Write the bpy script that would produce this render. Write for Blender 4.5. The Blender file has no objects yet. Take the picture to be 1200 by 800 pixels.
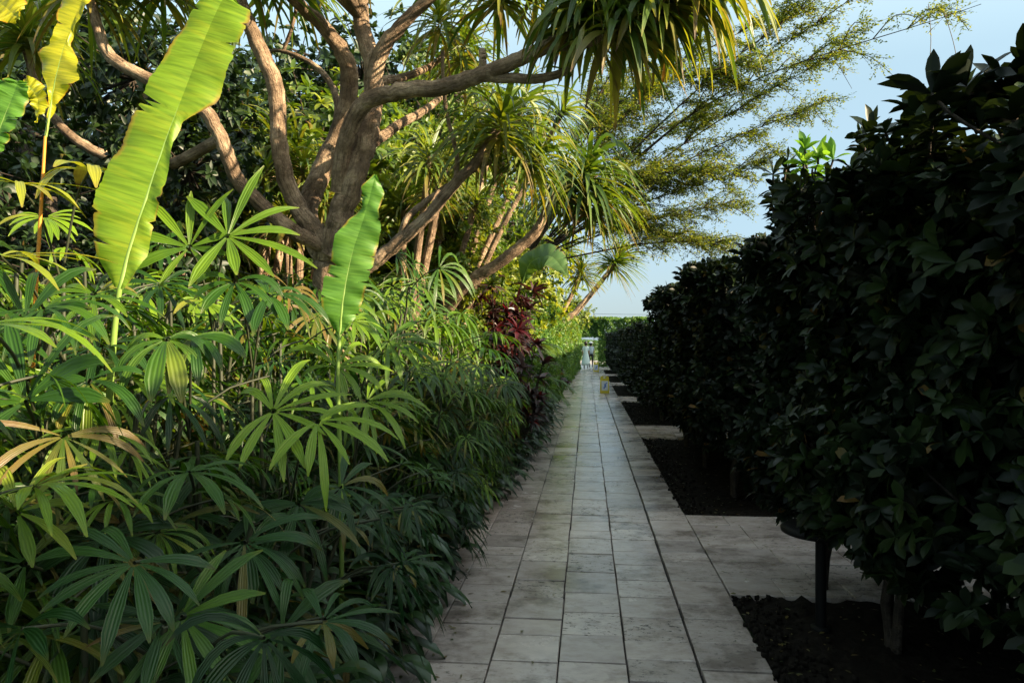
import bpy, math, random
import numpy as np
from mathutils import Vector
R = math.radians
F, H, TH = 870.0, 1.6, math.atan(88 / 870.0)
CT, ST = math.cos(TH), math.sin(TH)
FWD = np.array([-ST, CT, 0.0]); RGT = np.array([CT, ST, 0.0]); UP = np.array([0, 0, 1.0])
COL = bpy.context.scene.collection

def at(u, v, d):
    """world point seen at photo column u, row v, at real distance d along the view"""
    return FWD * d + RGT * ((u - 600) / F * d) + UP * (H - (v - 400) / F * d)
def gx(u, Y):      # world x of a column at path distance Y (column measured against the vanishing point)
    return Y * math.tan(math.atan((u - 600) / F) - TH)

# ------------------------------------------------------------------ materials
def nmat(name):
    m = bpy.data.materials.new(name); m.use_nodes = True
    nt = m.node_tree; nt.nodes.clear()
    return m, nt, nt.nodes, nt.links
def N(nodes, t, **k):
    n = nodes.new(t)
    for a, b in k.items(): setattr(n, a, b)
    return n
def ramp(nodes, stops, interp='LINEAR'):
    r = nodes.new('ShaderNodeValToRGB'); cr = r.color_ramp; cr.interpolation = interp
    while len(cr.elements) < len(stops): cr.elements.new(0.5)
    for e, (p, c) in zip(cr.elements, stops):
        e.position = p; e.color = (*c, 1) if len(c) == 3 else c
    return r

def leaf_mat(name, c0, c1, c2, rough=0.42, trans=0.3, tcol=None, stripes=0, brown=(0.16, 0.09, 0.03), tipb=0.0, spec=0.5, cross=0, objvar=0.35, noise=6.0):
    """c0..c2: range of leaf colours (per-leaf tint).  attribute 'tint': r=random, g=along leaf, b=deadness"""
    m, nt, n, l = nmat(name)
    out = N(n, 'ShaderNodeOutputMaterial')
    at_ = N(n, 'ShaderNodeAttribute', attribute_name='tint')
    sep = N(n, 'ShaderNodeSeparateColor'); l.new(at_.outputs['Color'], sep.inputs[0])
    oi = N(n, 'ShaderNodeObjectInfo')
    a = N(n, 'ShaderNodeMath', operation='MULTIPLY_ADD'); l.new(oi.outputs['Random'], a.inputs[0]); a.inputs[1].default_value = objvar; a.inputs[2].default_value = -objvar / 2
    s = N(n, 'ShaderNodeMath', operation='ADD'); l.new(sep.outputs[0], s.inputs[0]); l.new(a.outputs[0], s.inputs[1])
    tc = N(n, 'ShaderNodeTexCoord')
    nz = N(n, 'ShaderNodeTexNoise'); nz.inputs['Scale'].default_value = noise; nz.inputs['Detail'].default_value = 4
    l.new(tc.outputs['Object'], nz.inputs['Vector'])
    nn = N(n, 'ShaderNodeMath', operation='MULTIPLY_ADD'); l.new(nz.outputs[0], nn.inputs[0]); nn.inputs[1].default_value = 0.5; nn.inputs[2].default_value = -0.25
    s2 = N(n, 'ShaderNodeMath', operation='ADD'); l.new(s.outputs[0], s2.inputs[0]); l.new(nn.outputs[0], s2.inputs[1])
    r = ramp(n, [(0, c0), (0.5, c1), (1, c2)]); l.new(s2.outputs[0], r.inputs[0])
    col = r.outputs[0]
    bumpsrc = None
    if stripes:
        uv = N(n, 'ShaderNodeUVMap', uv_map='UVMap'); sx = N(n, 'ShaderNodeSeparateXYZ'); l.new(uv.outputs[0], sx.inputs[0])
        w = N(n, 'ShaderNodeMath', operation='MULTIPLY'); l.new(sx.outputs[1 if cross else 0], w.inputs[0]); w.inputs[1].default_value = stripes * 6.283
        sn = N(n, 'ShaderNodeMath', operation='SINE'); l.new(w.outputs[0], sn.inputs[0])
        m1 = N(n, 'ShaderNodeMath', operation='MULTIPLY_ADD'); l.new(sn.outputs[0], m1.inputs[0]); m1.inputs[1].default_value = 0.5; m1.inputs[2].default_value = 0.5
        if cross:
            mp = N(n, 'ShaderNodeMapping'); mp.inputs['Scale'].default_value = (1.2, stripes * 1.3, 1); l.new(uv.outputs[0], mp.inputs[0])
            m1 = N(n, 'ShaderNodeTexNoise'); m1.inputs['Scale'].default_value = 1; m1.inputs['Detail'].default_value = 3; m1.inputs['Roughness'].default_value = .6; l.new(mp.outputs[0], m1.inputs['Vector'])
        hs = N(n, 'ShaderNodeMix', data_type='RGBA', blend_type='MULTIPLY'); hs.inputs[0].default_value = 1
        rr = ramp(n, [(0.3, (0.52, 0.60, 0.45)), (0.55, (1, 1, 1)), (0.7, (1.12, 1.1, 1.0))] if cross else [(0, (0.80, 0.84, 0.78)), (0.5, (1, 1, 1)), (1, (1.0, 1.0, 1.0))]); l.new(m1.outputs[0], rr.inputs[0])
        l.new(col, hs.inputs[6]); l.new(rr.outputs[0], hs.inputs[7]); col = hs.outputs[2]
        bumpsrc = m1.outputs[0]
    # dead colouring and scorched tips
    dn = N(n, 'ShaderNodeTexNoise'); dn.inputs['Scale'].default_value = noise * 4; l.new(tc.outputs['Object'], dn.inputs['Vector'])
    tip = N(n, 'ShaderNodeMapRange'); l.new(sep.outputs[1], tip.inputs[0]); tip.inputs[1].default_value = 0.86; tip.inputs[2].default_value = 1.02; tip.inputs[3].default_value = 0; tip.inputs[4].default_value = tipb
    dd = N(n, 'ShaderNodeMath', operation='ADD'); l.new(tip.outputs[0], dd.inputs[0]); l.new(sep.outputs[2], dd.inputs[1])
    dm = N(n, 'ShaderNodeMath', operation='MULTIPLY_ADD'); l.new(dn.outputs[0], dm.inputs[0]); dm.inputs[1].default_value = 1.2; dm.inputs[2].default_value = 0.4
    dd2 = N(n, 'ShaderNodeMath', operation='MULTIPLY', use_clamp=True); l.new(dd.outputs[0], dd2.inputs[0]); l.new(dm.outputs[0], dd2.inputs[1])
    br = ramp(n, [(0, (brown[0] * 2.1, brown[1] * 2.6, brown[2] * 1.4)), (0.7, brown), (1, (brown[0] * .4, brown[1] * .4, brown[2] * .5))]); l.new(dd2.outputs[0], br.inputs[0])
    mx = N(n, 'ShaderNodeMix', data_type='RGBA'); l.new(dd2.outputs[0], mx.inputs[0]); l.new(col, mx.inputs[6]); l.new(br.outputs[0], mx.inputs[7]); col = mx.outputs[2]
    p = N(n, 'ShaderNodeBsdfPrincipled'); l.new(col, p.inputs['Base Color'])
    rg = N(n, 'ShaderNodeMath', operation='MULTIPLY_ADD'); l.new(nz.outputs[0], rg.inputs[0]); rg.inputs[1].default_value = 0.25; rg.inputs[2].default_value = rough - 0.12
    l.new(rg.outputs[0], p.inputs['Roughness']); p.inputs['Specular IOR Level'].default_value = spec
    if bumpsrc is not None:
        b = N(n, 'ShaderNodeBump'); b.inputs['Strength'].default_value = 0.45; b.inputs['Distance'].default_value = 0.003
        l.new(bumpsrc, b.inputs['Height']); l.new(b.outputs[0], p.inputs['Normal'])
    t = N(n, 'ShaderNodeBsdfTranslucent')
    tm = N(n, 'ShaderNodeMix', data_type='RGBA', blend_type='MULTIPLY'); tm.inputs[0].default_value = 1
    l.new(col, tm.inputs[6]); tm.inputs[7].default_value = (*(tcol or (2.2, 1.9, 0.7)), 1); l.new(tm.outputs[2], t.inputs[0])
    ms = N(n, 'ShaderNodeMixShader'); ms.inputs[0].default_value = trans
    l.new(p.outputs[0], ms.inputs[1]); l.new(t.outputs[0], ms.inputs[2]); l.new(ms.outputs[0], out.inputs[0])
    return m

def simple(name, col, rough=0.6, metal=0, noise=0, var=0.25, bump=0, spec=0.5, coord='Object'):
    m, nt, n, l = nmat(name)
    out = N(n, 'ShaderNodeOutputMaterial'); p = N(n, 'ShaderNodeBsdfPrincipled'); l.new(p.outputs[0], out.inputs[0])
    p.inputs['Roughness'].default_value = rough; p.inputs['Metallic'].default_value = metal; p.inputs['Specular IOR Level'].default_value = spec
    if noise:
        tc = N(n, 'ShaderNodeTexCoord'); nz = N(n, 'ShaderNodeTexNoise'); nz.inputs['Scale'].default_value = noise; nz.inputs['Detail'].default_value = 6; nz.inputs['Roughness'].default_value = 0.65
        l.new(tc.outputs[coord], nz.inputs['Vector'])
        r = ramp(n, [(0.25, tuple(c * (1 - var) for c in col)), (0.75, tuple(min(1, c * (1 + var)) for c in col))]); l.new(nz.outputs[0], r.inputs[0]); l.new(r.outputs[0], p.inputs['Base Color'])
        if bump:
            b = N(n, 'ShaderNodeBump'); b.inputs['Strength'].default_value = 0.7; b.inputs['Distance'].default_value = bump; l.new(nz.outputs[0], b.inputs['Height']); l.new(b.outputs[0], p.inputs['Normal'])
    else:
        p.inputs['Base Color'].default_value = (*col, 1)
    return m

def bark_mat(name, ca, cb, ring=14.0):
    m, nt, n, l = nmat(name)
    out = N(n, 'ShaderNodeOutputMaterial'); p = N(n, 'ShaderNodeBsdfPrincipled'); l.new(p.outputs[0], out.inputs[0])
    tc = N(n, 'ShaderNodeTexCoord'); uv = N(n, 'ShaderNodeUVMap', uv_map='UVMap')
    mp = N(n, 'ShaderNodeMapping'); mp.inputs['Scale'].default_value = (9, ring * .45, 1); l.new(uv.outputs[0], mp.inputs[0])
    n1 = N(n, 'ShaderNodeTexNoise'); n1.inputs['Scale'].default_value = 1.0; n1.inputs['Detail'].default_value = 7; n1.inputs['Roughness'].default_value = 0.7; l.new(mp.outputs[0], n1.inputs['Vector'])
    n2 = N(n, 'ShaderNodeTexNoise'); n2.inputs['Scale'].default_value = 5; n2.inputs['Detail'].default_value = 8; n2.inputs['Roughness'].default_value = 0.7; l.new(tc.outputs['Object'], n2.inputs['Vector'])
    n3 = N(n, 'ShaderNodeTexNoise'); n3.inputs['Scale'].default_value = 45; n3.inputs['Detail'].default_value = 6; l.new(tc.outputs['Object'], n3.inputs['Vector'])
    r = ramp(n, [(0.3, tuple(c * 0.45 for c in ca)), (0.48, ca), (0.68, cb)]); l.new(n2.outputs[0], r.inputs[0])
    mm = N(n, 'ShaderNodeMix', data_type='RGBA', blend_type='MULTIPLY'); mm.inputs[0].default_value = 0.8
    r2 = ramp(n, [(0.36, (0.28, 0.26, 0.25)), (0.5, (0.9, 0.9, 0.9)), (0.65, (1.1, 1.08, 1.05))]); l.new(n1.outputs[0], r2.inputs[0])
    l.new(r.outputs[0], mm.inputs[6]); l.new(r2.outputs[0], mm.inputs[7]); l.new(mm.outputs[2], p.inputs['Base Color'])
    p.inputs['Roughness'].default_value = 0.88; p.inputs['Specular IOR Level'].default_value = 0.25
    ad = N(n, 'ShaderNodeMath', operation='ADD'); l.new(n1.outputs[0], ad.inputs[0])
    m3 = N(n, 'ShaderNodeMath', operation='MULTIPLY'); l.new(n3.outputs[0], m3.inputs[0]); m3.inputs[1].default_value = 0.5; l.new(m3.outputs[0], ad.inputs[1])
    b = N(n, 'ShaderNodeBump'); b.inputs['Strength'].default_value = 1.0; b.inputs['Distance'].default_value = 0.045; l.new(ad.outputs[0], b.inputs['Height']); l.new(b.outputs[0], p.inputs['Normal'])
    return m

def travertine():
    m, nt, n, l = nmat('travertine')
    out = N(n, 'ShaderNodeOutputMaterial'); p = N(n, 'ShaderNodeBsdfPrincipled'); l.new(p.outputs[0], out.inputs[0])
    tc = N(n, 'ShaderNodeTexCoord'); at_ = N(n, 'ShaderNodeAttribute', attribute_name='tint'); sep = N(n, 'ShaderNodeSeparateColor'); l.new(at_.outputs['Color'], sep.inputs[0])
    off = N(n, 'ShaderNodeVectorMath', operation='MULTIPLY'); l.new(at_.outputs['Color'], off.inputs[0]); off.inputs[1].default_value = (7, 7, 7)
    po = N(n, 'ShaderNodeVectorMath', operation='ADD'); l.new(tc.outputs['Object'], po.inputs[0]); l.new(off.outputs[0], po.inputs[1])
    mp = N(n, 'ShaderNodeMapping'); mp.inputs['Scale'].default_value = (4.0, 6.5, 3.0); l.new(po.outputs[0], mp.inputs[0])
    n1 = N(n, 'ShaderNodeTexNoise'); n1.inputs['Scale'].default_value = 1.6; n1.inputs['Detail'].default_value = 9; n1.inputs['Roughness'].default_value = 0.68; l.new(mp.outputs[0], n1.inputs['Vector'])
    n2 = N(n, 'ShaderNodeTexNoise'); n2.inputs['Scale'].default_value = 1.7; n2.inputs['Detail'].default_value = 6; n2.inputs['Roughness'].default_value = 0.7; l.new(tc.outputs['Object'], n2.inputs['Vector'])
    n3 = N(n, 'ShaderNodeTexNoise'); n3.inputs['Scale'].default_value = 15; n3.inputs['Detail'].default_value = 8; n3.inputs['Roughness'].default_value = 0.75
    mp3 = N(n, 'ShaderNodeMapping'); mp3.inputs['Scale'].default_value = (1.5, 2.3, 1); l.new(po.outputs[0], mp3.inputs[0]); l.new(mp3.outputs[0], n3.inputs['Vector'])
    base = ramp(n, [(0, (0.31, 0.265, 0.245)), (0.3, (0.45, 0.385, 0.35)), (0.6, (0.53, 0.45, 0.405)), (0.85, (0.59, 0.51, 0.46)), (1, (0.42, 0.345, 0.28))]); l.new(sep.outputs[0], base.inputs[0])
    v1 = ramp(n, [(0.3, (0.74, 0.71, 0.69)), (0.55, (1, 1, 1)), (0.75, (1.12, 1.12, 1.1))]); l.new(n1.outputs[0], v1.inputs[0])
    x1 = N(n, 'ShaderNodeMix', data_type='RGBA', blend_type='MULTIPLY'); x1.inputs[0].default_value = 1; l.new(base.outputs[0], x1.inputs[6]); l.new(v1.outputs[0], x1.inputs[7])
    v2 = ramp(n, [(0.38, (0.52, 0.50, 0.48)), (0.50, (1, 1, 1))]); l.new(n2.outputs[0], v2.inputs[0])
    x2 = N(n, 'ShaderNodeMix', data_type='RGBA', blend_type='MULTIPLY'); x2.inputs[0].default_value = 1; l.new(x1.outputs[2], x2.inputs[6]); l.new(v2.outputs[0], x2.inputs[7])
    pits = ramp(n, [(0.0, (1, 1, 1)), (0.395, (1, 1, 1)), (0.445, (0, 0, 0))]); l.new(n3.outputs[0], pits.inputs[0])
    pa = N(n, 'ShaderNodeMath', operation='MULTIPLY'); l.new(pits.outputs[0], pa.inputs[0]); l.new(sep.outputs[1], pa.inputs[1])
    x3 = N(n, 'ShaderNodeMix', data_type='RGBA'); l.new(pa.outputs[0], x3.inputs[0]); l.new(x2.outputs[2], x3.inputs[6]); x3.inputs[7].default_value = (0.05, 0.045, 0.04, 1)
    l.new(x3.outputs[2], p.inputs['Base Color'])
    rr = N(n, 'ShaderNodeMath', operation='MULTIPLY_ADD'); l.new(n2.outputs[0], rr.inputs[0]); rr.inputs[1].default_value = 0.30; rr.inputs[2].default_value = 0.08; l.new(rr.outputs[0], p.inputs['Roughness'])
    hh = N(n, 'ShaderNodeMath', operation='SUBTRACT'); l.new(n1.outputs[0], hh.inputs[0]); l.new(pa.outputs[0], hh.inputs[1])
    b = N(n, 'ShaderNodeBump'); b.inputs['Strength'].default_value = 0.3; b.inputs['Distance'].default_value = 0.004; l.new(hh.outputs[0], b.inputs['Height']); l.new(b.outputs[0], p.inputs['Normal'])
    return m

M = {}
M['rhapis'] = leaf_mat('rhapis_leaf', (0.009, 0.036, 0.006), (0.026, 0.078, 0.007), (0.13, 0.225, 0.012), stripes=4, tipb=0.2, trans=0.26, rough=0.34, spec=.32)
M['rhapis_shaded'] = leaf_mat('rhapis_leaf_shaded', (0.006, 0.026, 0.006), (0.014, 0.050, 0.009), (0.032, 0.092, 0.011), stripes=4, tipb=0.15, trans=0.2, rough=0.34, spec=.28)  # darker copy of the fan leaf, bank shade put into its colour
M['rhapis_yellow'] = leaf_mat('rhapis_leaf_yellow', (0.13, 0.20, 0.022), (0.21, 0.26, 0.025), (0.34, 0.33, 0.03), stripes=4, tipb=0.7, trans=0.38)
M['strap'] = leaf_mat('strap_leaf', (0.028, 0.068, 0.012), (0.080, 0.135, 0.014), (0.20, 0.22, 0.020), stripes=2, tipb=0.5, trans=0.35, rough=0.42)
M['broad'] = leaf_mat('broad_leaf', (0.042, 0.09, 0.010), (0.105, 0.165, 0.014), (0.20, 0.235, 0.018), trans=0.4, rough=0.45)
M['broad_shaded'] = leaf_mat('broad_leaf_shaded', (0.008, 0.020, 0.006), (0.014, 0.034, 0.008), (0.030, 0.060, 0.010), trans=0.25, rough=0.45)  # darkened leaf colour carries the shade of the dense canopy
M['feather'] = leaf_mat('feathery_leaf', (0.05, 0.09, 0.014), (0.13, 0.175, 0.020), (0.25, 0.26, 0.03), trans=0.42, rough=0.5)
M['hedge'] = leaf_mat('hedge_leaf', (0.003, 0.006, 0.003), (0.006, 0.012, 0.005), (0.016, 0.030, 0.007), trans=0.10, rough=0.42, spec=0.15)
M['hedge_lit'] = leaf_mat('hedge_young_lit_leaf', (0.05, 0.13, 0.02), (0.08, 0.20, 0.03), (0.14, 0.28, 0.04), trans=0.4, rough=0.42, spec=0.4)  # young leaf with sunlight put into its paler colour
M['vine'] = leaf_mat('vine_leaf', (0.035, 0.10, 0.018), (0.060, 0.15, 0.022), (0.13, 0.22, 0.03), trans=0.35, rough=0.42)
M['border'] = leaf_mat('border_leaf', (0.007, 0.024, 0.008), (0.013, 0.040, 0.011), (0.026, 0.065, 0.014), trans=0.15, rough=0.38)
M['palm'] = leaf_mat('palm_leaflet', (0.030, 0.075, 0.022), (0.060, 0.125, 0.026), (0.14, 0.20, 0.035), trans=0.3, rough=0.4)
M['red'] = leaf_mat('red_leaf', (0.03, 0.005, 0.007), (0.085, 0.008, 0.014), (0.30, 0.025, 0.03), trans=0.35, tcol=(2.2, .9, .9), rough=0.38)
M['reddark'] = leaf_mat('maroon_leaf', (0.012, 0.010, 0.010), (0.03, 0.014, 0.014), (0.06, 0.02, 0.02), trans=0.2, tcol=(2, .9, .9), rough=0.35)
M['orange'] = leaf_mat('orange_leaf', (0.35, 0.10, 0.01), (0.45, 0.22, 0.02), (0.5, 0.35, 0.03), trans=0.35, rough=0.42)
M['banana'] = leaf_mat('banana_leaf', (0.08, 0.19, 0.016), (0.17, 0.29, 0.02), (0.36, 0.38, 0.022), stripes=62, cross=1, trans=0.45, rough=0.46, objvar=0.0, noise=4.5, spec=.35, tcol=(2.0, 1.9, .5), brown=(0.25, .13, .03))
M['banana_green'] = leaf_mat('banana_leaf_green', (0.055, 0.16, 0.025), (0.09, 0.22, 0.03), (0.15, 0.28, 0.035), stripes=45, cross=1, trans=0.4, rough=0.45, objvar=0, noise=4.5, spec=.35, tcol=(1.8, 1.9, .6), brown=(0.25, .13, .03))
M['banana_yellow'] = leaf_mat('banana_leaf_yellow', (0.20, 0.28, 0.02), (0.38, 0.38, 0.02), (0.5, 0.42, 0.025), stripes=50, cross=1, trans=0.45, rough=0.4, objvar=0, noise=2.5, tcol=(1.8, 1.7, .4), brown=(0.35, .14, .02))
M['midrib'] = simple('midrib', (0.16, 0.26, 0.05), 0.4)
M['orange_stem'] = simple('dry_stem', (0.48, 0.20, 0.02), 0.5, noise=8)
M['cane'] = simple('cane_stem', (0.030, 0.036, 0.016), 0.6, noise=20)
M['bark'] = bark_mat('bark', (0.26, 0.18, 0.115), (0.68, 0.50, 0.33))  # pale warm patches raised to carry sunlight on the trunks
M['bark_dark'] = bark_mat('bark_dark', (0.07, 0.055, 0.042), (0.14, 0.11, 0.08))
M['twig'] = simple('twig', (0.10, 0.075, 0.045), 0.8, noise=12)
M['soil'] = simple('soil', (0.013, 0.0105, 0.008), 0.95, noise=22, var=0.8, bump=0.03, spec=0.1)
M['lawn'] = simple('lawn', (0.05, 0.085, 0.025), 0.9, noise=6, var=0.4, bump=0.03)
M['mortar'] = simple('mortar', (0.018, 0.016, 0.015), 0.9, noise=20, var=0.4)
M['tile'] = travertine()
M['black_metal'] = simple('black_metal', (0.006, 0.006, 0.006), 0.6, noise=30, spec=0.15)
M['yellow_plastic'] = simple('yellow_plastic', (0.72, 0.58, 0.03), 0.4, noise=3, var=0.06)
M['label'] = simple('label_white', (0.70, 0.72, 0.80), 0.5)
M['blue'] = simple('label_blue', (0.12, 0.22, 0.6), 0.5)
M['skin'] = simple('skin', (0.36, 0.20, 0.13), 0.55)
M['hair'] = simple('hair', (0.015, 0.010, 0.008), 0.5)
M['mint'] = simple('mint_cloth', (0.62, 0.78, 0.76), 0.85, noise=10, var=0.08)
M['white_cloth'] = simple('white_cloth', (0.80, 0.80, 0.80), 0.85, noise=10, var=0.05)
M['blue_cloth'] = simple('pale_blue_cloth', (0.42, 0.52, 0.60), 0.85, noise=10, var=0.1)
M['dark_cloth'] = simple('dark_cloth', (0.015, 0.016, 0.022), 0.85)
M['wall_white'] = simple('white_render', (0.15, 0.14, 0.125), 0.8, noise=4, var=0.06)
M['terracotta'] = simple('terracotta', (0.36, 0.14, 0.06), 0.8, noise=12, var=0.3)

# ------------------------------------------------------------------ mesh accumulation
class Acc:
    def __init__(s): s.V = []; s.Q = []; s.UV = []; s.T = []; s.MI = []; s.n = 0
    def add(s, V, Q, UV=None, T=None, mi=0):
        V = np.asarray(V, float).reshape(-1, 3); Q = np.asarray(Q, int).reshape(-1, 4)
        s.V.append(V); s.Q.append(Q + s.n); s.n += len(V)
        s.UV.append(np.zeros((len(V), 2)) if UV is None else np.asarray(UV).reshape(-1, 2))
        s.T.append(np.tile([0.5, 0.0, 0.0], (len(V), 1)) if T is None else np.asarray(T).reshape(-1, 3))
        s.MI.append(np.full(len(Q), mi, int))
        return s
    def mesh(s, name, mats, smooth=True):
        V = np.concatenate(s.V); Q = np.concatenate(s.Q); UV = np.concatenate(s.UV); T = np.concatenate(s.T); MI = np.concatenate(s.MI)
        me = bpy.data.meshes.new(name)
        me.vertices.add(len(V)); me.vertices.foreach_set('co', V.astype(np.float32).ravel())
        me.loops.add(Q.size); me.loops.foreach_set('vertex_index', Q.astype(np.int32).ravel())
        me.polygons.add(len(Q)); me.polygons.foreach_set('loop_start', (np.arange(len(Q)) * 4).astype(np.int32))
        me.polygons.foreach_set('material_index', MI.astype(np.int32))
        me.polygons.foreach_set('use_smooth', np.full(len(Q), smooth))
        me.update(calc_edges=True)
        uvl = me.uv_layers.new(name='UVMap'); uvl.data.foreach_set('uv', UV[Q.ravel()].astype(np.float32).ravel())
        ca = me.color_attributes.new('tint', 'FLOAT_COLOR', 'POINT')
        ca.data.foreach_set('color', np.concatenate([T, np.ones((len(T), 1))], 1).astype(np.float32).ravel())
        for m in (mats if isinstance(mats, (list, tuple)) else [mats]): me.materials.append(m)
        me.validate(verbose=False)
        return me

def nrm(a): return a / np.maximum(np.linalg.norm(a, axis=-1, keepdims=True), 1e-9)
PROF = {
    'strap': lambda t: np.where(t < .2, .62 + 1.9 * t, 1.0) * np.clip((1.02 - t) / .62, 0, 1) ** .75 + .02,
    'rhapis': lambda t: np.clip(.22 + 1.7 * t, 0, 1) * np.where(t > .72, 1 - (t - .72) * 3.0, 1.0),
    'ovate': lambda t: np.sin(np.pi * np.clip(t, 0, 1) ** .8) ** .8 + .03,
    'obov': lambda t: np.sin(np.pi * np.clip(t, 0, 1) ** 1.35) ** .85 + .05,
    'lin': lambda t: 1.0 - .9 * t ** 2.2,
}
def blades(acc, B, D, Nn, L, W, droop, prof='strap', nseg=7, nc=3, fold=.25, p=1.6, tint=None, dead=None, corr=0., mi=0, wave=0., rs=None):
    B = np.atleast_2d(B).astype(float); n = len(B)
    D = nrm(np.broadcast_to(D, (n, 3)).astype(float)); Nn = nrm(np.broadcast_to(Nn, (n, 3)) + 1e-4)
    L = np.broadcast_to(L, n).astype(float); W = np.broadcast_to(W, n).astype(float); droop = np.broadcast_to(droop, n).astype(float)
    t = np.linspace(0, 1, nseg + 1); tm = (t[:-1] + t[1:]) / 2
    g = np.array([0, 0, -1.0])
    Dm = nrm(D[:, None] + g * (droop[:, None] * tm ** p)[..., None])
    Dt = nrm(D[:, None] + g * (droop[:, None] * t ** p)[..., None])
    pos = np.concatenate([B[:, None], B[:, None] + np.cumsum(Dm * (L / nseg)[:, None, None], 1)], 1)
    S = nrm(np.cross(Dt, Nn[:, None])); M2 = np.cross(S, Dt)
    w = W[:, None] * PROF[prof](t)[None]
    s = np.linspace(-1, 1, nc)
    z = np.abs(s) * fold
    if corr: z = z + corr * (np.arange(nc) % 2)
    V = pos[:, :, None] + S[:, :, None] * (s * .5)[None, None, :, None] * w[:, :, None, None] + M2[:, :, None] * (z * .5)[None, None, :, None] * w[:, :, None, None]
    if wave:
        ph = (rs.rand(n) * 6.28)[:, None, None]
        V = V + M2[:, :, None] * (wave * W[:, None, None] * np.abs(s)[None, None] * np.sin(t[None, :, None] * 14 + ph + s[None, None] * 2))[..., None]
    idx = np.arange(n * (nseg + 1) * nc).reshape(n, nseg + 1, nc)
    Q = np.stack([idx[:, :-1, :-1], idx[:, :-1, 1:], idx[:, 1:, 1:], idx[:, 1:, :-1]], -1).reshape(-1, 4)
    UV = np.zeros((n, nseg + 1, nc, 2)); UV[..., 0] = (s + 1) / 2; UV[..., 1] = t[None, :, None]
    T = np.zeros((n, nseg + 1, nc, 3))
    T[..., 0] = (np.full(n, .5) if tint is None else np.broadcast_to(tint, n))[:, None, None]
    T[..., 1] = t[None, :, None]
    T[..., 2] = (np.zeros(n) if dead is None else np.broadcast_to(dead, n))[:, None, None] * np.linspace(.35, 1, nseg + 1)[None, :, None]
    acc.add(V, Q, UV, T, mi)
    return pos[:, -1]

def spline(P, n):
    P = np.asarray(P, float); k = len(P)
    Q = np.vstack([2 * P[0] - P[1], P, 2 * P[-1] - P[-2]])
    out = []
    for x in np.linspace(0, k - 1 - 1e-9, n):
        i = int(x); f = x - i
        a, b, c, d = Q[i], Q[i + 1], Q[i + 2], Q[i + 3]
        out.append(.5 * ((2 * b) + (c - a) * f + (2 * a - 5 * b + 4 * c - d) * f * f + (3 * b - 3 * c + d - a) * f ** 3))
    return np.array(out)
def tube(acc, P, rad, sides=8, mi=0, rough=0., rs=None, cap=True):
    """P (n,3), rad (n,) ; rough = radius noise"""
    P = np.asarray(P, float); n = len(P); rad = np.broadcast_to(rad, n).astype(float).copy()
    T = np.zeros_like(P); T[1:-1] = P[2:] - P[:-2]; T[0] = P[1] - P[0]; T[-1] = P[-1] - P[-2]; T = nrm(T)
    u = nrm(np.cross(T[0], [0.31, .2, 1] if abs(T[0][2]) < .9 else [1, .1, 0])); U = [u]
    for i in range(1, n):
        u = U[-1] - T[i] * np.dot(U[-1], T[i]); U.append(u / np.linalg.norm(u))
    U = np.array(U); W = np.cross(T, U)
    a = np.linspace(0, 2 * np.pi, sides, endpoint=False)
    rr = np.repeat(rad[:, None], sides, 1)
    if rough:
        nz = rs.randn(n, sides); nz = (nz + np.roll(nz, 1, 1) + np.roll(nz, -1, 1)) / 2; nz[1:-1] = (nz[1:-1] * 1.2 + nz[:-2] + nz[2:]) / 2.6
        rr = rr * (1 + rough * nz)
    V = P[:, None] + (U[:, None] * np.cos(a)[None, :, None] + W[:, None] * np.sin(a)[None, :, None]) * rr[..., None]
    idx = np.arange(n * sides).reshape(n, sides); j = np.roll(idx, -1, 1)
    Q = np.stack([idx[:-1], j[:-1], j[1:], idx[1:]], -1).reshape(-1, 4)
    s = np.concatenate([[0], np.cumsum(np.linalg.norm(np.diff(P, axis=0), axis=1))])
    UV = np.zeros((n, sides, 2)); UV[..., 0] = (np.abs(a - np.pi) / np.pi)[None]; UV[..., 1] = s[:, None]
    acc.add(V, Q, UV, None, mi)
    if cap:
        for row in (0, -1):
            c = V[row].mean(0)
            ring = V[row]
            VV = np.vstack([ring, c[None]])
            QQ = [[k, (k + 1) % sides, sides, sides] for k in range(sides)]
            QQ = [[k, (k + 1) % sides, (k + 2) % sides, sides] for k in range(0, sides, 2)]
            acc.add(VV, QQ, None, None, mi)
def box(acc, x0, x1, y0, y1, z0, z1, mi=0, T=None):
    V = [(x, y, z) for z in (z0, z1) for y in (y0, y1) for x in (x0, x1)]
    Q = [(0, 2, 3, 1), (4, 5, 7, 6), (0, 1, 5, 4), (2, 6, 7, 3), (0, 4, 6, 2), (1, 3, 7, 5)]
    acc.add(V, Q, None, None if T is None else np.tile(T, (8, 1)), mi)
def lathe(acc, prof, c=(0, 0, 0), n=20, mi=0):
    a = np.linspace(0, 2 * np.pi, n, endpoint=False); V = []
    for r, z in prof: V.append(np.stack([c[0] + r * np.cos(a), c[1] + r * np.sin(a), np.full(n, c[2] + z)], -1))
    V = np.array(V); k = len(prof); idx = np.arange(k * n).reshape(k, n); j = np.roll(idx, -1, 1)
    acc.add(V, np.stack([idx[:-1], j[:-1], j[1:], idx[1:]], -1).reshape(-1, 4), None, None, mi)

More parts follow.
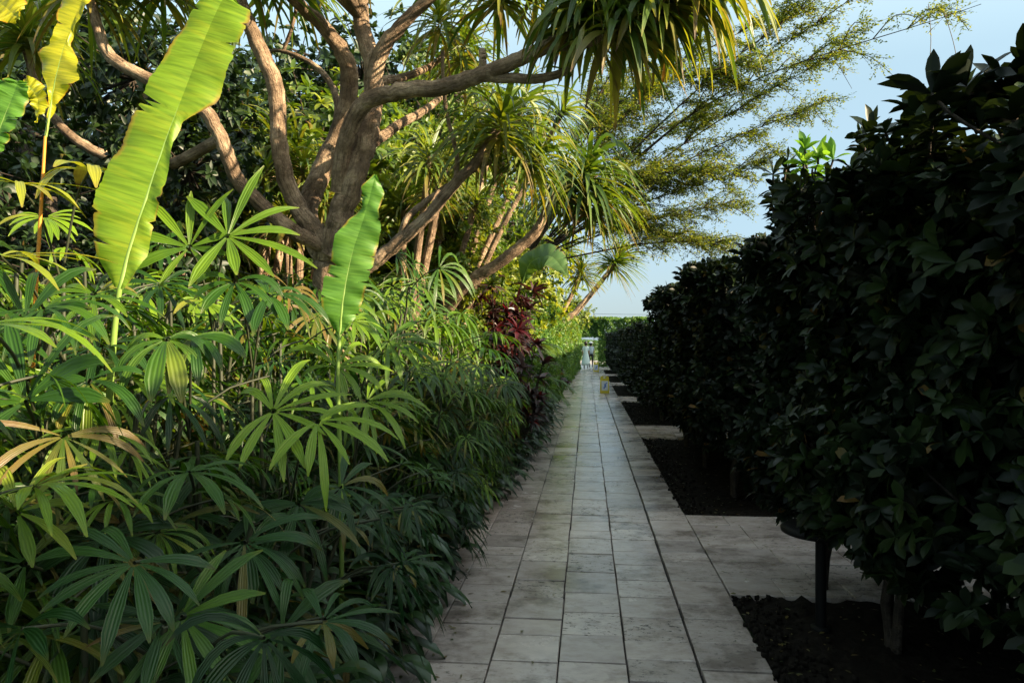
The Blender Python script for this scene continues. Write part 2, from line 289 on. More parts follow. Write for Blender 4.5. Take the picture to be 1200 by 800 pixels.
# ------------------------------------------------------------------ objects
def link(name, me, parent=None, loc=(0, 0, 0), rot=(0, 0, 0), sc=1):
    o = bpy.data.objects.new(name, me); COL.objects.link(o); o.location = loc; o.rotation_euler = rot
    o.scale = (sc, sc, sc) if np.isscalar(sc) else sc
    if parent: o.parent = parent
    return o
def tag(o, label=None, cat=None, group=None, kind=None):
    for k, v in (('label', label), ('category', cat), ('group', group), ('kind', kind)):
        if v: o[k] = v
    return o
def thing(name, label, cat, loc=(0, 0, 0), rz=0, group=None, sc=1):
    return tag(link(name, None, None, tuple(loc), (0, 0, rz), sc), label, cat, group)
def place(name, parts, label, cat, loc, rz=0, sc=1, group=None, tilt=(0, 0)):
    """a thing with a share of the mesh of each part; parts = [(part name, mesh or (mesh, [sub-parts]))]"""
    t = link(name, None, None, tuple(loc), (tilt[0], tilt[1], rz), sc); tag(t, label, cat, group)
    for pn, me in parts: link(pn, me, t)
    return t

# ------------------------------------------------------------------ plant generators
def fan(acc, c, P, Nn, Rr, nb, wid, droop, rs, spread=125, tint=None, dead=0, mi=0):
    """a lady-palm fan: nb ribbed blades radiating in the plane with normal Nn"""
    P = nrm(np.asarray(P, float)); Nn = nrm(np.asarray(Nn, float)); e1 = nrm(P - Nn * np.dot(P, Nn)); e2 = np.cross(Nn, e1)
    al = np.radians(np.linspace(-spread, spread, nb) + rs.uniform(-7, 7, nb))
    D = np.cos(al)[:, None] * e1 + np.sin(al)[:, None] * e2 + Nn * rs.uniform(.0, .28, nb)[:, None]
    L = Rr * (1 - .25 * (np.abs(al) / 2.2) ** 2) * rs.uniform(.68, 1.12, nb)
    W = wid * .86 * rs.uniform(.6, 1.2, nb)
    ti = rs.uniform(.1, .9) if tint is None else tint
    de = np.zeros(nb) + dead * rs.uniform(0, 1, nb) + (rs.rand(nb) < .06) * rs.uniform(.2, .7, nb)
    blades(acc, c + D * .012, D, Nn, L, W, droop * rs.uniform(.45, 1.9, nb), 'rhapis', nseg=7, nc=5, fold=.22, p=1.7,
           tint=np.clip(ti + rs.uniform(-.12, .12, nb), 0, 1), dead=de, corr=.09, mi=mi)

def rhapis(seed, h=1.7, nf=16, Rr=.27, out=(1, 0, 0), wid=.042, spread_r=.45, mat='rhapis', lo=.25, nb=(6, 10), droop=(.5, 1.5)):
    rs = np.random.RandomState(seed); A = Acc(); S = Acc(); out = nrm(np.array(out, float))
    nc = max(3, nf // 4)
    canes = [(rs.uniform(-.2, .2), rs.uniform(-.2, .2), rs.uniform(.75, 1) * h) for _ in range(nc)]
    for (cx, cy, ch) in canes:
        P = spline([[cx * .6, cy * .6, 0], [cx, cy, ch * .5], [cx * 1.5 + .05, cy * 1.5, ch]], 6); tube(S, P, .008, 5)
    for k in range(nf):
        cx, cy, ch = canes[k % nc]; z = ch * (lo + (1 - lo) * (k + rs.rand()) / nf)
        f = z / ch; b = np.array([cx * (.6 + .9 * f), cy * (.6 + .9 * f), z])
        az = rs.uniform(-2.0, 2.0); dr = np.array([math.cos(az), math.sin(az), 0])
        dr = nrm(out * dr[0] + np.array([-out[1], out[0], 0]) * dr[1])
        pl = rs.uniform(.35, 1.1) * spread_r; e = rs.uniform(.2, .9)
        P = np.array([b, b + dr * pl * .5 + UP * pl * e * .6, b + dr * pl + UP * pl * e * .8]); PP = spline(P, 6)
        tube(S, PP, .0045, 4, cap=False)
        pd = nrm(PP[-1] - PP[-2]); nn = nrm(dr * rs.uniform(.1, .9) + UP * rs.uniform(.5, 1.) + rs.randn(3) * .15)
        fan(A, PP[-1], pd, nn, Rr * rs.uniform(.75, 1.15), rs.randint(*nb), wid, rs.uniform(*droop), rs, spread=rs.uniform(95, 140), dead=.9 if rs.rand() < .05 else 0)
    return [('foliage', A.mesh('rhapis_foliage', M[mat])), ('stem', S.mesh('rhapis_stem', M['cane']))]

def tuft(acc, c, axis, rs, n=80, L=.6, W=.035, droop=1.6, up=.9, dn=-.35, tint=(.2, .8), mi=0, nseg=7, dead=.12):
    axis = nrm(np.asarray(axis, float)); e1 = nrm(np.cross(axis, [.3, .9, .1])); e2 = np.cross(axis, e1)
    h = up + (dn - up) * (np.arange(n) + rs.rand(n)) / n; a = np.arange(n) * 2.399 + rs.rand(n) * .5
    r = np.sqrt(np.clip(1 - h * h, 0, 1))
    D = axis * h[:, None] + (e1 * np.cos(a)[:, None] + e2 * np.sin(a)[:, None]) * r[:, None]
    Nn = nrm(axis - D * (D @ axis)[:, None] + rs.randn(n, 3) * .15)
    Ls = L * rs.uniform(.7, 1.1, n)
    low = (np.arange(n) / n) > .8
    de = np.where(low & (rs.rand(n) < .6), rs.uniform(.4, 1, n), np.where(rs.rand(n) < dead, .3, 0))
    B = c - axis * (np.arange(n) / n * L * .28)[:, None] + D * .01
    blades(acc, B, D, Nn, Ls, W * rs.uniform(.8, 1.2, n), droop * rs.uniform(.5, 1.4, n), 'strap', nseg, 3, .3, 1.5, tint=rs.uniform(*tint, n), dead=de, mi=mi)

def rosettes(acc, C, A_, rs, nl=7, L=.12, W=.045, droop=.7, prof='obov', tint=(.2, .8), nseg=3, mi=0, hemi=.15):
    """leaf rosettes: centres C (n,3), axes A_ (n,3)"""
    n = len(C); A_ = nrm(A_); e1 = nrm(np.cross(A_, rs.randn(n, 3))); e2 = np.cross(A_, e1)
    a = (np.arange(nl) * 2.399)[None] + rs.rand(n, 1) * 6.28 + rs.rand(n, nl) * .5
    h = rs.uniform(hemi - .35, hemi + .75, (n, nl)); r = np.sqrt(np.clip(1 - h * h, .05, 1))
    D = A_[:, None] * h[..., None] + (e1[:, None] * np.cos(a)[..., None] + e2[:, None] * np.sin(a)[..., None]) * r[..., None]
    D = D.reshape(-1, 3); m = n * nl
    Nn = np.repeat(A_, nl, 0) + rs.randn(m, 3) * .25
    ti = np.clip(np.repeat(rs.uniform(*tint, n), nl) + rs.uniform(-.15, .15, m), 0, 1)
    blades(acc, np.repeat(C, nl, 0), D, Nn, L * rs.uniform(.6, 1.15, m), W * rs.uniform(.75, 1.15, m), droop * rs.uniform(.3, 1.5, m), prof, nseg, 3, .3, 1.4, tint=ti, mi=mi, dead=np.where(rs.rand(m) < .012, rs.uniform(.3, 1, m), 0))

def frond(acc, S, b, D, rs, L=1.2, n=26, LL=.3, W=.022, droop=1.3, tint=.5):
    t = np.linspace(0, 1, 14); D = nrm(np.array(D, float))
    Dt = nrm(D + np.array([0, 0, -1.]) * (droop * t ** 1.4)[:, None]); P = b + np.cumsum(Dt * L / 14, 0)
    tube(S, P, np.linspace(.012, .003, 14), 4, cap=False)
    k = np.linspace(1.5, 13, n); i = np.clip(k.astype(int), 0, 12); f = (k - i)[:, None]
    base = P[i] * (1 - f) + P[np.minimum(i + 1, 13)] * f; T = Dt[i]
    side = nrm(np.cross(T, UP)); nn = nrm(np.cross(side, T))
    ll = LL * np.sin(np.pi * (k / 14) ** .75) ** .6 + .02
    for s in (1, -1):
        d = side * s + T * .65 + nn * .12 + rs.randn(n, 3) * .06
        blades(acc, base, d, nn + side * s * .3, ll, W, .9 * rs.uniform(.6, 1.3, n), 'strap', 4, 3, .3, 1.4, tint=np.clip(tint + rs.uniform(-.1, .1, n), 0, 1))

def pinnate_palm(seed, nfr=12, L=1.3, mat='palm', h=.6, LL=.32, upw=.9):
    rs = np.random.RandomState(seed); A = Acc(); S = Acc()
    tube(S, spline([[0, 0, 0], [.03, .02, h * .6], [0, 0, h]], 8), np.linspace(.06, .04, 8), 8)
    for i in range(nfr):
        a = i * 2.399 + rs.rand() * .4; e = upw * rs.uniform(.35, 1.2)
        frond(A, S, np.array([0, 0, h]), (math.cos(a), math.sin(a), e), rs, L * rs.uniform(.75, 1.1), 26, LL, tint=rs.uniform(.2, .85))
    return [('crown', A.mesh('palm_crown', M[mat])), ('trunk', S.mesh('palm_trunk', M['cane']))]

def broad_tree(seed, h=4, rad=1.6, nc=60, mat='broad', leaf=.10, lw=.045, blobs=7, bark='bark_dark', per=9, zs=.8):
    """tree: trunk with limbs to uneven leaf clumps"""
    rs = np.random.RandomState(seed); A = Acc(); S = Acc()
    cz = h - rad * .8
    tube(S, spline([[0, 0, 0], [.08, -.05, cz * .4], [0, .05, cz]], 10), np.linspace(.11, .06, 10), 9, rough=.05, rs=rs)
    for b in range(blobs):
        d = nrm(rs.randn(3)); c = np.array([0, 0, h - rad]) + d * rad * rs.uniform(.35, .8) * np.array([1, 1, zs]); r = rad * rs.uniform(.35, .6)
        tube(S, spline([[0, 0, cz * rs.uniform(.6, .95)], (np.array([0, 0, cz]) + c) / 2 + rs.randn(3) * .1, c], 7), np.linspace(.045, .012, 7), 6)
        n = int(nc * (r / rad / .45) ** 2)
        dd = nrm(rs.randn(n, 3)); q = c + dd * r * rs.uniform(.3, 1.12, (n, 1)) * np.array([1, 1, .85])
        for k in range(0, n, 3): tube(S, np.array([c, (c + q[k]) / 2 + rs.randn(3) * .03, q[k]]), [.012, .008, .004], 4, cap=False)
        rosettes(A, q, dd + UP * .5, rs, per, leaf, lw, .8, 'ovate', (.05, .95), 3)
        # second ring of leaves along the twig so clumps are loose
        rosettes(A, q - dd * .12 + rs.randn(n, 3) * .06, dd + rs.randn(n, 3) * .6, rs, per - 2, leaf, lw, .9, 'ovate', (0, .8), 3)
    return [('crown', A.mesh('broad_crown', M[mat])), ('trunk', S.mesh('broad_trunk', M[bark]))]

def strap_tree(seed, heads, stems, mat='strap', bark='bark', L=.6, n=80, W=.035, droop=1.6):
    """one mesh trunk (all limbs joined) and one mesh per leafy head; heads: (pos, axis, scale)"""
    rs = np.random.RandomState(seed); S = Acc()
    for P, r0, r1 in stems:
        m = 6 * len(P); tube(S, spline(P, m), np.linspace(r0, r1, m), 12, rough=.06, rs=rs)
    parts = [('trunk', S.mesh('strap_trunk', M[bark]))]
    A = Acc()
    for (p, ax, s) in heads: tuft(A, np.array(p, float), ax, rs, int(n), L * s, W * s, droop)
    parts.append(('crown', A.mesh('strap_crown', M[mat])))
    return parts

def hedge_shrub(seed, w=1.6, dpt=1.5, h=2.5, z0=.45, nr=900, mat='hedge', leaf=.125, lw=.05, per=7, trunkx=-.35, bump=.14, sprig=26, solid=.0):
    """trimmed shrub on a bare stem, local box w(y) x dpt(x), leaves in rosettes on an uneven surface and inside"""
    rs = np.random.RandomState(seed); A = Acc(); S = Acc()
    q = rs.uniform(-1, 1, (nr, 3)); ax = rs.randint(0, 3, nr); k = np.arange(nr)
    s = np.sign(q[k, ax]); s[(ax == 2) & (rs.rand(nr) < .55)] = 1
    q[k, ax] = s * rs.uniform(.8, 1.0, nr) ** .7
    ins = rs.rand(nr) < .3; q[ins] *= .75
    nn = np.where(ins[:, None], nrm(rs.randn(nr, 3)), 0); nn[k, ax] += s; nn = nn + rs.randn(nr, 3) * .45 + UP * .35
    ph = rs.rand(6) * 6.28
    P = q * np.array([dpt / 2, w / 2, (h - z0) / 2])
    bulge = bump * (np.sin(P[:, 1] * 4.3 + ph[0]) + np.sin(P[:, 2] * 5.1 + ph[1]) + .6 * np.sin(P[:, 0] * 6 + ph[2])) / 2
    P[:, 0] += bulge * q[:, 0]; P[:, 1] += bulge * q[:, 1] * .6; P[:, 2] += bulge * (q[:, 2] > 0)
    P[:, 2] += (h + z0) / 2
    rosettes(A, P, nn, rs, per, leaf, lw, .7, 'obov', (.05, .9), 4)
    # sprigs standing proud of the clipped top
    for i in range(sprig):
        b = np.array([rs.uniform(-.5, .5) * dpt, rs.uniform(-.5, .5) * w, h - .1]); t = b + np.array([rs.uniform(-.08, .08), rs.uniform(-.08, .08), rs.uniform(.05, .22)])
        tube(S, np.array([b, (b + t) / 2 + rs.randn(3) * .01, t]), .006, 4, cap=False)
        rosettes(A, t[None], np.array([[0, 0, 1.]]), rs, 8, leaf * 1.15, lw * 1.1, .4, 'obov', (.4, 1), 4, hemi=.35)
        rosettes(A, ((b + t) / 2)[None], np.array([[0, 0, 1.]]), rs, 5, leaf, lw, .6, 'obov', (.3, .9), 4, hemi=.2)
    for i in range(4):
        e = np.array([rs.uniform(-.4, .4) * dpt, rs.uniform(-.4, .4) * w, h * .75])
        tube(S, spline([[trunkx, 0.02 * i, 0], [trunkx + rs.uniform(-.03, .05), .03 * i - .04, .45], [(trunkx + e[0]) / 2, e[1] * .5, h * .45], e], 10), np.linspace(.028, .010, 10), 7, rough=.06, rs=rs)
    for i in range(60):
        j = rs.randint(nr); e = P[j]; b = np.array([e[0] * .3, e[1] * .5, max(.5, e[2] - .5)])
        tube(S, spline([b, (b + e) / 2 + rs.randn(3) * .04, e], 5), np.linspace(.008, .003, 5), 4, cap=False)
    return [('foliage', A.mesh('hedge_foliage', M[mat])), ('trunk', S.mesh('hedge_trunk', M['bark_dark']))]

def vine_mass(seed, L=4., dpt=.8, h=2.3, n=5200, mat='vine', leaf=.065, lw=.036):
    """leafy clipped screen: small leaves over an uneven slab, denser at the path face"""
    rs = np.random.RandomState(seed); A = Acc(); S = Acc()
    z = rs.uniform(.02, h, n); y = rs.uniform(-L / 2, L / 2, n); ph = rs.rand(4) * 6.28
    top = rs.rand(n) < .25; z[top] = h - rs.rand(top.sum()) * .1
    x = np.where(top, rs.uniform(-1, 0, n) * dpt, -np.abs(rs.randn(n)) * .10)
    bul = .09 * np.sin(y * 2.1 + ph[0]) * np.sin(z * 2.6 + ph[1]) + .07 * np.sin(y * 5 + ph[2] + z * 3) + .04 * np.sin(y * 11 + z * 9)
    x = x + bul + .10 * (z / h); z = z + (top * .12 * np.sin(y * 3 + ph[3] + x * 4))
    C = np.stack([x, y, z], -1)
    ax = np.stack([np.where(top, .1, 1.), np.zeros(n), np.where(top, 1., .35)], -1) + rs.randn(n, 3) * .5
    rosettes(A, C, ax, rs, 5, leaf, lw, .8, 'ovate', (.05, .95), 2)
    for i in range(14):
        yy = rs.uniform(-L / 2, L / 2); tube(S, spline([[-.25, yy, 0], [-.22, yy + rs.uniform(-.2, .2), h * .5], [-.2, yy + rs.uniform(-.4, .4), h * .95]], 8), np.linspace(.02, .008, 8), 5)
    return [('foliage', A.mesh('vine_foliage', M[mat])), ('stem', S.mesh('vine_stem', M['bark_dark']))]

def border_plant(seed, n=34, L=.22, W=.085, mat='border', h=.35):
    rs = np.random.RandomState(seed); A = Acc(); S = Acc()
    for i in range(n):
        a = rs.rand() * 6.28; rr = rs.uniform(.05, .28); hh = h * rs.uniform(.3, 1.)
        t = np.array([math.cos(a) * rr, math.sin(a) * rr, hh]); P = spline([[t[0] * .2, t[1] * .2, 0], [t[0] * .6, t[1] * .6, hh * .8], t], 5); tube(S, P, .004, 4, cap=False)
        d = nrm(np.array([math.cos(a), math.sin(a), rs.uniform(-.2, .6)]))
        blades(A, t, d, UP + d * .2, L * rs.uniform(.7, 1.2), W * rs.uniform(.8, 1.2), rs.uniform(.8, 2.2), 'ovate', 6, 5, .28, 1.3, tint=rs.rand(), wave=.05, rs=rs)
    return [('foliage', A.mesh('border_foliage', M[mat])), ('stem', S.mesh('border_stem', M['cane']))]

def big_leaf(P, wL, wR, Nn, seed, mat, rib_r=.008, fold=.15, nseg=150, stemn=0):
    """banana leaf: midrib polyline P, half widths per point wL/wR (left/right may differ, torn); returns blade mesh, midrib mesh"""
    rs = np.random.RandomState(seed); c = spline(P, nseg + 1); t = np.linspace(0, 1, nseg + 1)
    kk = np.linspace(0, 1, len(wL)); l = np.interp(t, kk, wL); r = np.interp(t, kk, wR)
    T = nrm(np.gradient(c, axis=0)); Nn = nrm(np.asarray(Nn, float)); S = nrm(np.cross(T, Nn)); M2 = np.cross(S, T)
    A = Acc(); nc = 8; s = np.linspace(0, 1, nc)
    for side, w in ((-1, l), (1, r)):
        ed = w * (1 + .012 * rs.randn(nseg + 1))
        for t0 in rs.uniform(.06, .95, 9 if w.max() < .13 else 7):     # wind tears running in from the margin
            dth = rs.uniform(.12, .62) if rs.rand() < .6 else rs.uniform(.05, .15); hw = rs.uniform(.004, .010)
            ed = ed * (1 - dth * np.clip(1 - np.abs(t - t0) / hw, 0, 1))
        V = c[:, None] + S[:, None] * side * (s[None, :, None] * ed[:, None, None])
        # the lamina folds up from the rib, droops at its margin and ripples along the leaf
        hgt = fold * ed[:, None] * (s[None] * 1.2 - 1.3 * s[None] ** 2.2) + .006 * np.sin(t[:, None] * 55 + s[None] * 3 + side) * s[None] + .012 * np.sin(t[:, None] * 17 + side * 2) * s[None] ** 2
        V = V + M2[:, None] * hgt[..., None] - T[:, None] * (s[None, :, None] * ed[:, None, None] * -.18)
        idx = np.arange((nseg + 1) * nc).reshape(nseg + 1, nc)
        Q = np.stack([idx[:-1, :-1], idx[:-1, 1:], idx[1:, 1:], idx[1:, :-1]], -1)
        if side > 0: Q = Q[..., ::-1]
        UV = np.zeros((nseg + 1, nc, 2)); UV[..., 0] = s[None] * .5 + .5; UV[..., 1] = t[:, None] + s[None] * .02
        TT = np.zeros((nseg + 1, nc, 3)); TT[..., 0] = .5 + .06 * rs.randn(nseg + 1)[:, None]
        edge = np.clip((s[None] - .86) / .14, 0, 1) * np.clip(.25 + .75 * np.sin(t[:, None] * 23 + side * 1.7) + .3 * np.sin(t[:, None] * 71), 0, 1)
        TT[..., 2] = edge * .9
        A.add(V, Q.reshape(-1, 4), UV, TT)
    Rb = Acc(); tube(Rb, c - M2 * rib_r * .6, np.linspace(rib_r, rib_r * .3, nseg + 1), 8)
    return A.mesh('banana_blade', M[mat]), Rb.mesh('banana_midrib', M['midrib'])

# ================================================================== SETTING
rs0 = np.random.RandomState(5)
def sheet(name, x0, x1, y0, y1, z, mat, nx=1, ny=1, amp=0):
    A = Acc(); xs = np.linspace(x0, x1, nx + 1); ys = np.linspace(y0, y1, ny + 1)
    V = np.stack([np.repeat(xs[None], ny + 1, 0), np.repeat(ys[:, None], nx + 1, 1), np.full((ny + 1, nx + 1), z) + amp * rs0.randn(ny + 1, nx + 1)], -1)
    idx = np.arange((nx + 1) * (ny + 1)).reshape(ny + 1, nx + 1)
    A.add(V, np.stack([idx[:-1, :-1], idx[:-1, 1:], idx[1:, 1:], idx[1:, :-1]], -1).reshape(-1, 4))
    return tag(link(name, A.mesh(name, mat)), kind='structure')
sheet('ground', -1500, 1500, -300, 3000, -.06, M['lawn'])
sheet('planting_soil', -9, -.9, -1, 46, -.02, M['soil'], 40, 200, .006)
BEDS = [(-2.6, 4.80), (7.0, 12.4), (14.4, 19.9), (21.9, 27.3), (29.3, 34.8), (36.8, 42.2)]
A = Acc()
for y0, y1 in BEDS:
    xs = np.linspace(.905, 3.2, 60); ys = np.linspace(y0, y1, 140)
    V = np.stack([np.repeat(xs[None], 140, 0), np.repeat(ys[:, None], 60, 1), -.012 + .011 * rs0.randn(140, 60)], -1); idx = np.arange(8400).reshape(140, 60)
    A.add(V, np.stack([idx[:-1, :-1], idx[:-1, 1:], idx[1:, 1:], idx[1:, :-1]], -1).reshape(-1, 4))
tag(link('bed_soil', A.mesh('bed_soil', M['soil'])), kind='structure')
# paving: separate slabs with open joints on a dark bed
A = Acc(); box(A, -1.45, .9, -2, 64, -.06, -.034)
for i in range(len(BEDS)):
    y0 = BEDS[i][1]; y1 = BEDS[i + 1][0] if i + 1 < len(BEDS) else 60
    box(A, .9, 4.6, y0, y1, -.06, -.0345)
tag(link('path_base', A.mesh('path_base', M['mortar'], False)), kind='structure')
cols = [-1.51, -1.165, -.822, -.483, -.144, .196, .549, .897]
A = Acc()
def slab(x0, x1, y0, y1):
    g = .003; j = lambda: rs0.uniform(-.003, .0035)
    x0 += g + j(); x1 -= g + j(); y0 += .007 + 1.5 * j(); y1 -= .007 + 1.5 * j(); z = rs0.uniform(-.0022, .0022); tx = rs0.uniform(-.0015, .0015); ty = rs0.uniform(-.0015, .0015)
    b = .004; T = [np.clip(rs0.normal(.5, .2), 0, .86) if rs0.rand() > .06 else 1.0, rs0.rand() ** 1.6, rs0.rand()]
    outer = [(x0, y0), (x1, y0), (x1, y1), (x0, y1)]; inner = [(x0 + b, y0 + b), (x1 - b, y0 + b), (x1 - b, y1 - b), (x0 + b, y1 - b)]
    V = [(x, y, -.045) for x, y in outer] + [(x, y, z - b * .8) for x, y in outer] + [(x, y, z + tx * (1 if k in (1, 2) else -1) + ty * (1 if k > 1 else -1)) for k, (x, y) in enumerate(inner)]
    Q = [(8, 9, 10, 11)]
    for k in range(4): Q += [(k, (k + 1) % 4, 4 + (k + 1) % 4, 4 + k), (4 + k, 4 + (k + 1) % 4, 8 + (k + 1) % 4, 8 + k)]
    A.add(V, Q, None, np.tile(T, (12, 1)))
for ci in range(len(cols) - 1):
    y = -1.7 + rs0.uniform(0, .3)
    while y < 63:
        L = rs0.choice([.34, .34, .34, .44, .24, .34]) if rs0.rand() < .93 else .52
        x0, x1 = cols[ci], cols[ci + 1]
        if ci == 5: x1 -= .004
        if ci == 6: x0 += .006
        slab(x0, x1, y, y + L); y += L
for i in range(len(BEDS)):
    y0 = BEDS[i][1]; y1 = BEDS[i + 1][0] if i + 1 < len(BEDS) else 60
    ys = np.linspace(y0 + .01, y1 - .01, max(2, int(round((y1 - y0) / .345))) + 1)
    for a, b in zip(ys[:-1], ys[1:]):
        x = .90 + rs0.uniform(-.0, .0)
        while x < 4.4:
            L = rs0.choice([.34, .42, .5, .6]); slab(x, x + L, a, b); x += L
tag(link('paved_path', A.mesh('paved_path', M['tile'], False)), kind='structure')
# fallen leaves and litter lying on the slabs
A = Acc()
for k in range(1100):
    bi = BEDS[rs0.choice([0, 0, 1, 1, 2])]; x = .90 + abs(rs0.randn()) * .16 - (.03 if rs0.rand() < .3 else 0); y = rs0.uniform(max(bi[0], 2), bi[1]); r_ = rs0.uniform(.004, .016)
    V = np.array([(a, b, c) for c in (-1, 1) for b in (-1, 1) for a in (-1, 1)]) * r_ * rs0.uniform(.5, 1.1, (8, 3)) + [x, y, r_ * .6]
    A.add(V, [(0, 2, 3, 1), (4, 5, 7, 6), (0, 1, 5, 4), (2, 6, 7, 3), (0, 4, 6, 2), (1, 3, 7, 5)])
tag(link('soil_clods', A.mesh('soil_clods', M['soil'])), 'dark crumbs of soil along the edges of the right planting beds', 'soil crumbs', kind='stuff')
A = Acc(); n = 1300; sel = rs0.rand(n)
P = np.stack([np.where(sel < .22, -1.0 + np.abs(rs0.randn(n)) * .3, np.where(sel < .28, rs0.uniform(-.9, .9, n), .92 + rs0.rand(n) ** 1.6 * 1.6)), 2.2 + rs0.rand(n) ** 1.5 * 18, np.full(n, .006)], -1)
blades(A, P, np.stack([rs0.randn(n), rs0.randn(n), np.full(n, .04)], -1), UP + rs0.randn(n, 3) * .12, rs0.uniform(.012, .05, n), rs0.uniform(.006, .02, n), .0, 'ovate', 3, 3, .3, tint=rs0.rand(n), dead=rs0.rand(n))
tag(link('leaf_litter', A.mesh('leaf_litter', M['border'])), 'small dry leaves and bits scattered on the pale stone paving', 'leaf litter', kind='stuff')

# ================================================================== LEFT BANK: LADY PALMS
def screen_dir(deg, toward=0.):   # direction in the view plane, 0 = right, 90 = up
    a = R(deg); return nrm(RGT * math.cos(a) + UP * math.sin(a) - FWD * toward)
def hero(fans, label, mat='rhapis', seed=1, base=None, group='lady palms of the left bank', stems=True):
    """one lady palm whose fans stand where the photograph shows them; fan = (u, v, d, radius m, heading deg, up-facing 0..1, blades, droop, tint, dead, width, spread)"""
    rs = np.random.RandomState(seed)
    pts = [at(f[0], f[1], f[2]) for f in fans]; b = np.mean(pts, 0) + RGT * -.15 + FWD * .35; b[2] = 0
    A = Acc(); S = Acc()
    tube(S, spline([[0, 0, 0], [.02, .02, .4], [.03, 0, max(.4, max(p[2] for p in pts) - .4)]], 8), .008, 6)
    tube(S, spline([[.05, .03, 0], [.1, -.02, .5], [.08, -.04, max(.3, min(p[2] for p in pts) - .35)]], 8), .008, 6)
    for f, p in zip(fans, pts):
        u, v, d, rad, hd, upf, nb, dr, ti, de, wd, spd = f
        P = screen_dir(hd, .25); Nn = nrm(-FWD * (1 - upf) + UP * (upf + .1) + RGT * .12)
        c = p - b; fan(A, c, P, Nn, rad, nb, wd, dr, rs, spd, ti, de)
        st = np.array([.03, 0, max(.1, c[2] - .35)]); tube(S, spline([st, (st + c) / 2 + UP * .08, c], 8), .005, 5, cap=False)
    return place('lady_palm', [('foliage', A.mesh('lady_palm_foliage', M[mat])), ('stem', S.mesh('lady_palm_stem', M['cane']))], label, 'lady palm', b, group=group)
#      u    v    d    rad  head upf nb droop tint dead  wid  spread
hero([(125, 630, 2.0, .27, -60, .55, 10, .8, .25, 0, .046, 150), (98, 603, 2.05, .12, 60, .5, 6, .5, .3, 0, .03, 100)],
     'lady palm with a broad dark blue-green fan low in the left corner', 'rhapis_shaded', 1)
hero([(213, 722, 1.85, .27, -10, .45, 9, .45, .6, 0, .040, 95), (330, 740, 2.0, .24, -30, .4, 8, .9, .3, 0, .04, 120)],
     'lady palm whose bright fan sprays to the right at the bottom edge', 'rhapis', 2)
hero([(222, 553, 2.15, .28, 5, .85, 9, 1.5, .55, 0, .036, 140)], 'lady palm with one fan arching like an umbrella below the brown-tipped fan', 'rhapis', 3)
hero([(105, 445, 2.1, .22, -90, .45, 7, 1.8, .55, .0, .036, 110), (104, 447, 2.08, .20, -85, .3, 3, 2.0, .95, 1.0, .036, 35)],
     'lady palm with a fan of brown and yellow dying blades on the left', 'rhapis', 4)
hero([(195, 398, 2.25, .24, -80, .5, 8, 1.9, .72, 0, .05, 120), (225, 395, 2.3, .22, -30, .5, 5, 1.4, .6, 0, .045, 60)],
     'lady palm with wide hanging blades under the tall banana leaf', 'rhapis', 5)
hero([(320, 482, 2.5, .31, 25, .5, 11, .8, .92, 0, .036, 130), (372, 494, 2.45, .30, -30, .5, 8, 1.3, .95, 0, .04, 90)],
     'lady palm with the brightest yellow-green fans in mid bank', 'rhapis', 6)
hero([(267, 277, 2.9, .34, 30, .35, 9, .35, .75, 0, .050, 120), (222, 290, 2.9, .27, 90, .2, 9, .5, .7, 0, .045, 140)],
     'lady palm with wide upright fans right of the tall banana leaf', 'rhapis', 7)
hero([(110, 345, 2.6, .24, -70, .55, 11, .7, .5, 0, .032, 150), (30, 375, 2.3, .28, 100, .3, 8, .6, .2, 0, .05, 120)],
     'lady palm with shaded blue-green fans left of the tall banana leaf', 'rhapis', 8)
hero([(105, 200, 2.8, .30, 0, .85, 9, 1.6, .6, .25, .05, 150), (20, 215, 2.6, .33, 10, .9, 8, .8, .5, 0, .035, 110), (0, 300, 2.4, .4, 0, .9, 8, .9, .4, 0, .035, 110)],
     'lady palm with yellowed drooping blades below the yellow banana leaf', 'rhapis_yellow', 9)
hero([(62, 740, 1.75, .26, -130, .5, 8, .6, .6, .35, .035, 110), (30, 660, 1.8, .3, 160, .6, 7, .8, .3, 0, .04, 100)],
     'lady palm with browned split blades in the bottom left corner', 'rhapis', 10)
hero([(20, 600, 1.7, .22, 60, .4, 7, .8, .9, .5, .03, 100)], 'lady palm with a small yellow blade beside the left edge', 'rhapis', 11)
hero([(-20, 380, 1.7, .36, -15, .85, 8, 1.0, .75, 0, .035, 80), (30, 470, 1.9, .3, 110, .3, 8, .7, .35, 0, .045, 110)],
     'lady palm whose long light green blades reach in from the left edge', 'rhapis', 12)
hero([(315, 345, 2.9, .26, -20, .6, 9, 1.1, .35, 0, .042, 140), (275, 330, 2.85, .24, -90, .4, 7, 1.4, .4, 0, .045, 110)],
     'lady palm with drooping dark fans below the tree trunks', 'rhapis', 13)
hero([(430, 470, 3.4, .32, -20, .55, 10, 1.3, .85, 0, .035, 120), (455, 400, 3.6, .3, 20, .5, 10, 1.0, .6, 0, .035, 120), (395, 430, 3.2, .3, 60, .4, 10, .9, .8, 0, .035, 120)],
     'lady palm with long narrow lit blades right of the small banana leaf', 'rhapis', 14)
hero([(190, 620, 2.3, .26, 30, .4, 8, 1.0, .2, 0, .04, 130), (290, 640, 2.3, .27, -20, .5, 8, 1.2, .35, 0, .042, 120)], 'lady palm in deep shade between the umbrella fan and the low spray', 'rhapis_shaded', 15)
hero([(400, 570, 2.7, .27, -30, .55, 9, 1.3, .3, 0, .04, 130), (350, 590, 2.5, .27, -80, .4, 8, 1.3, .35, 0, .04, 110)], 'lady palm with dark fans hanging over the shaded lower bank', 'rhapis_shaded', 16)

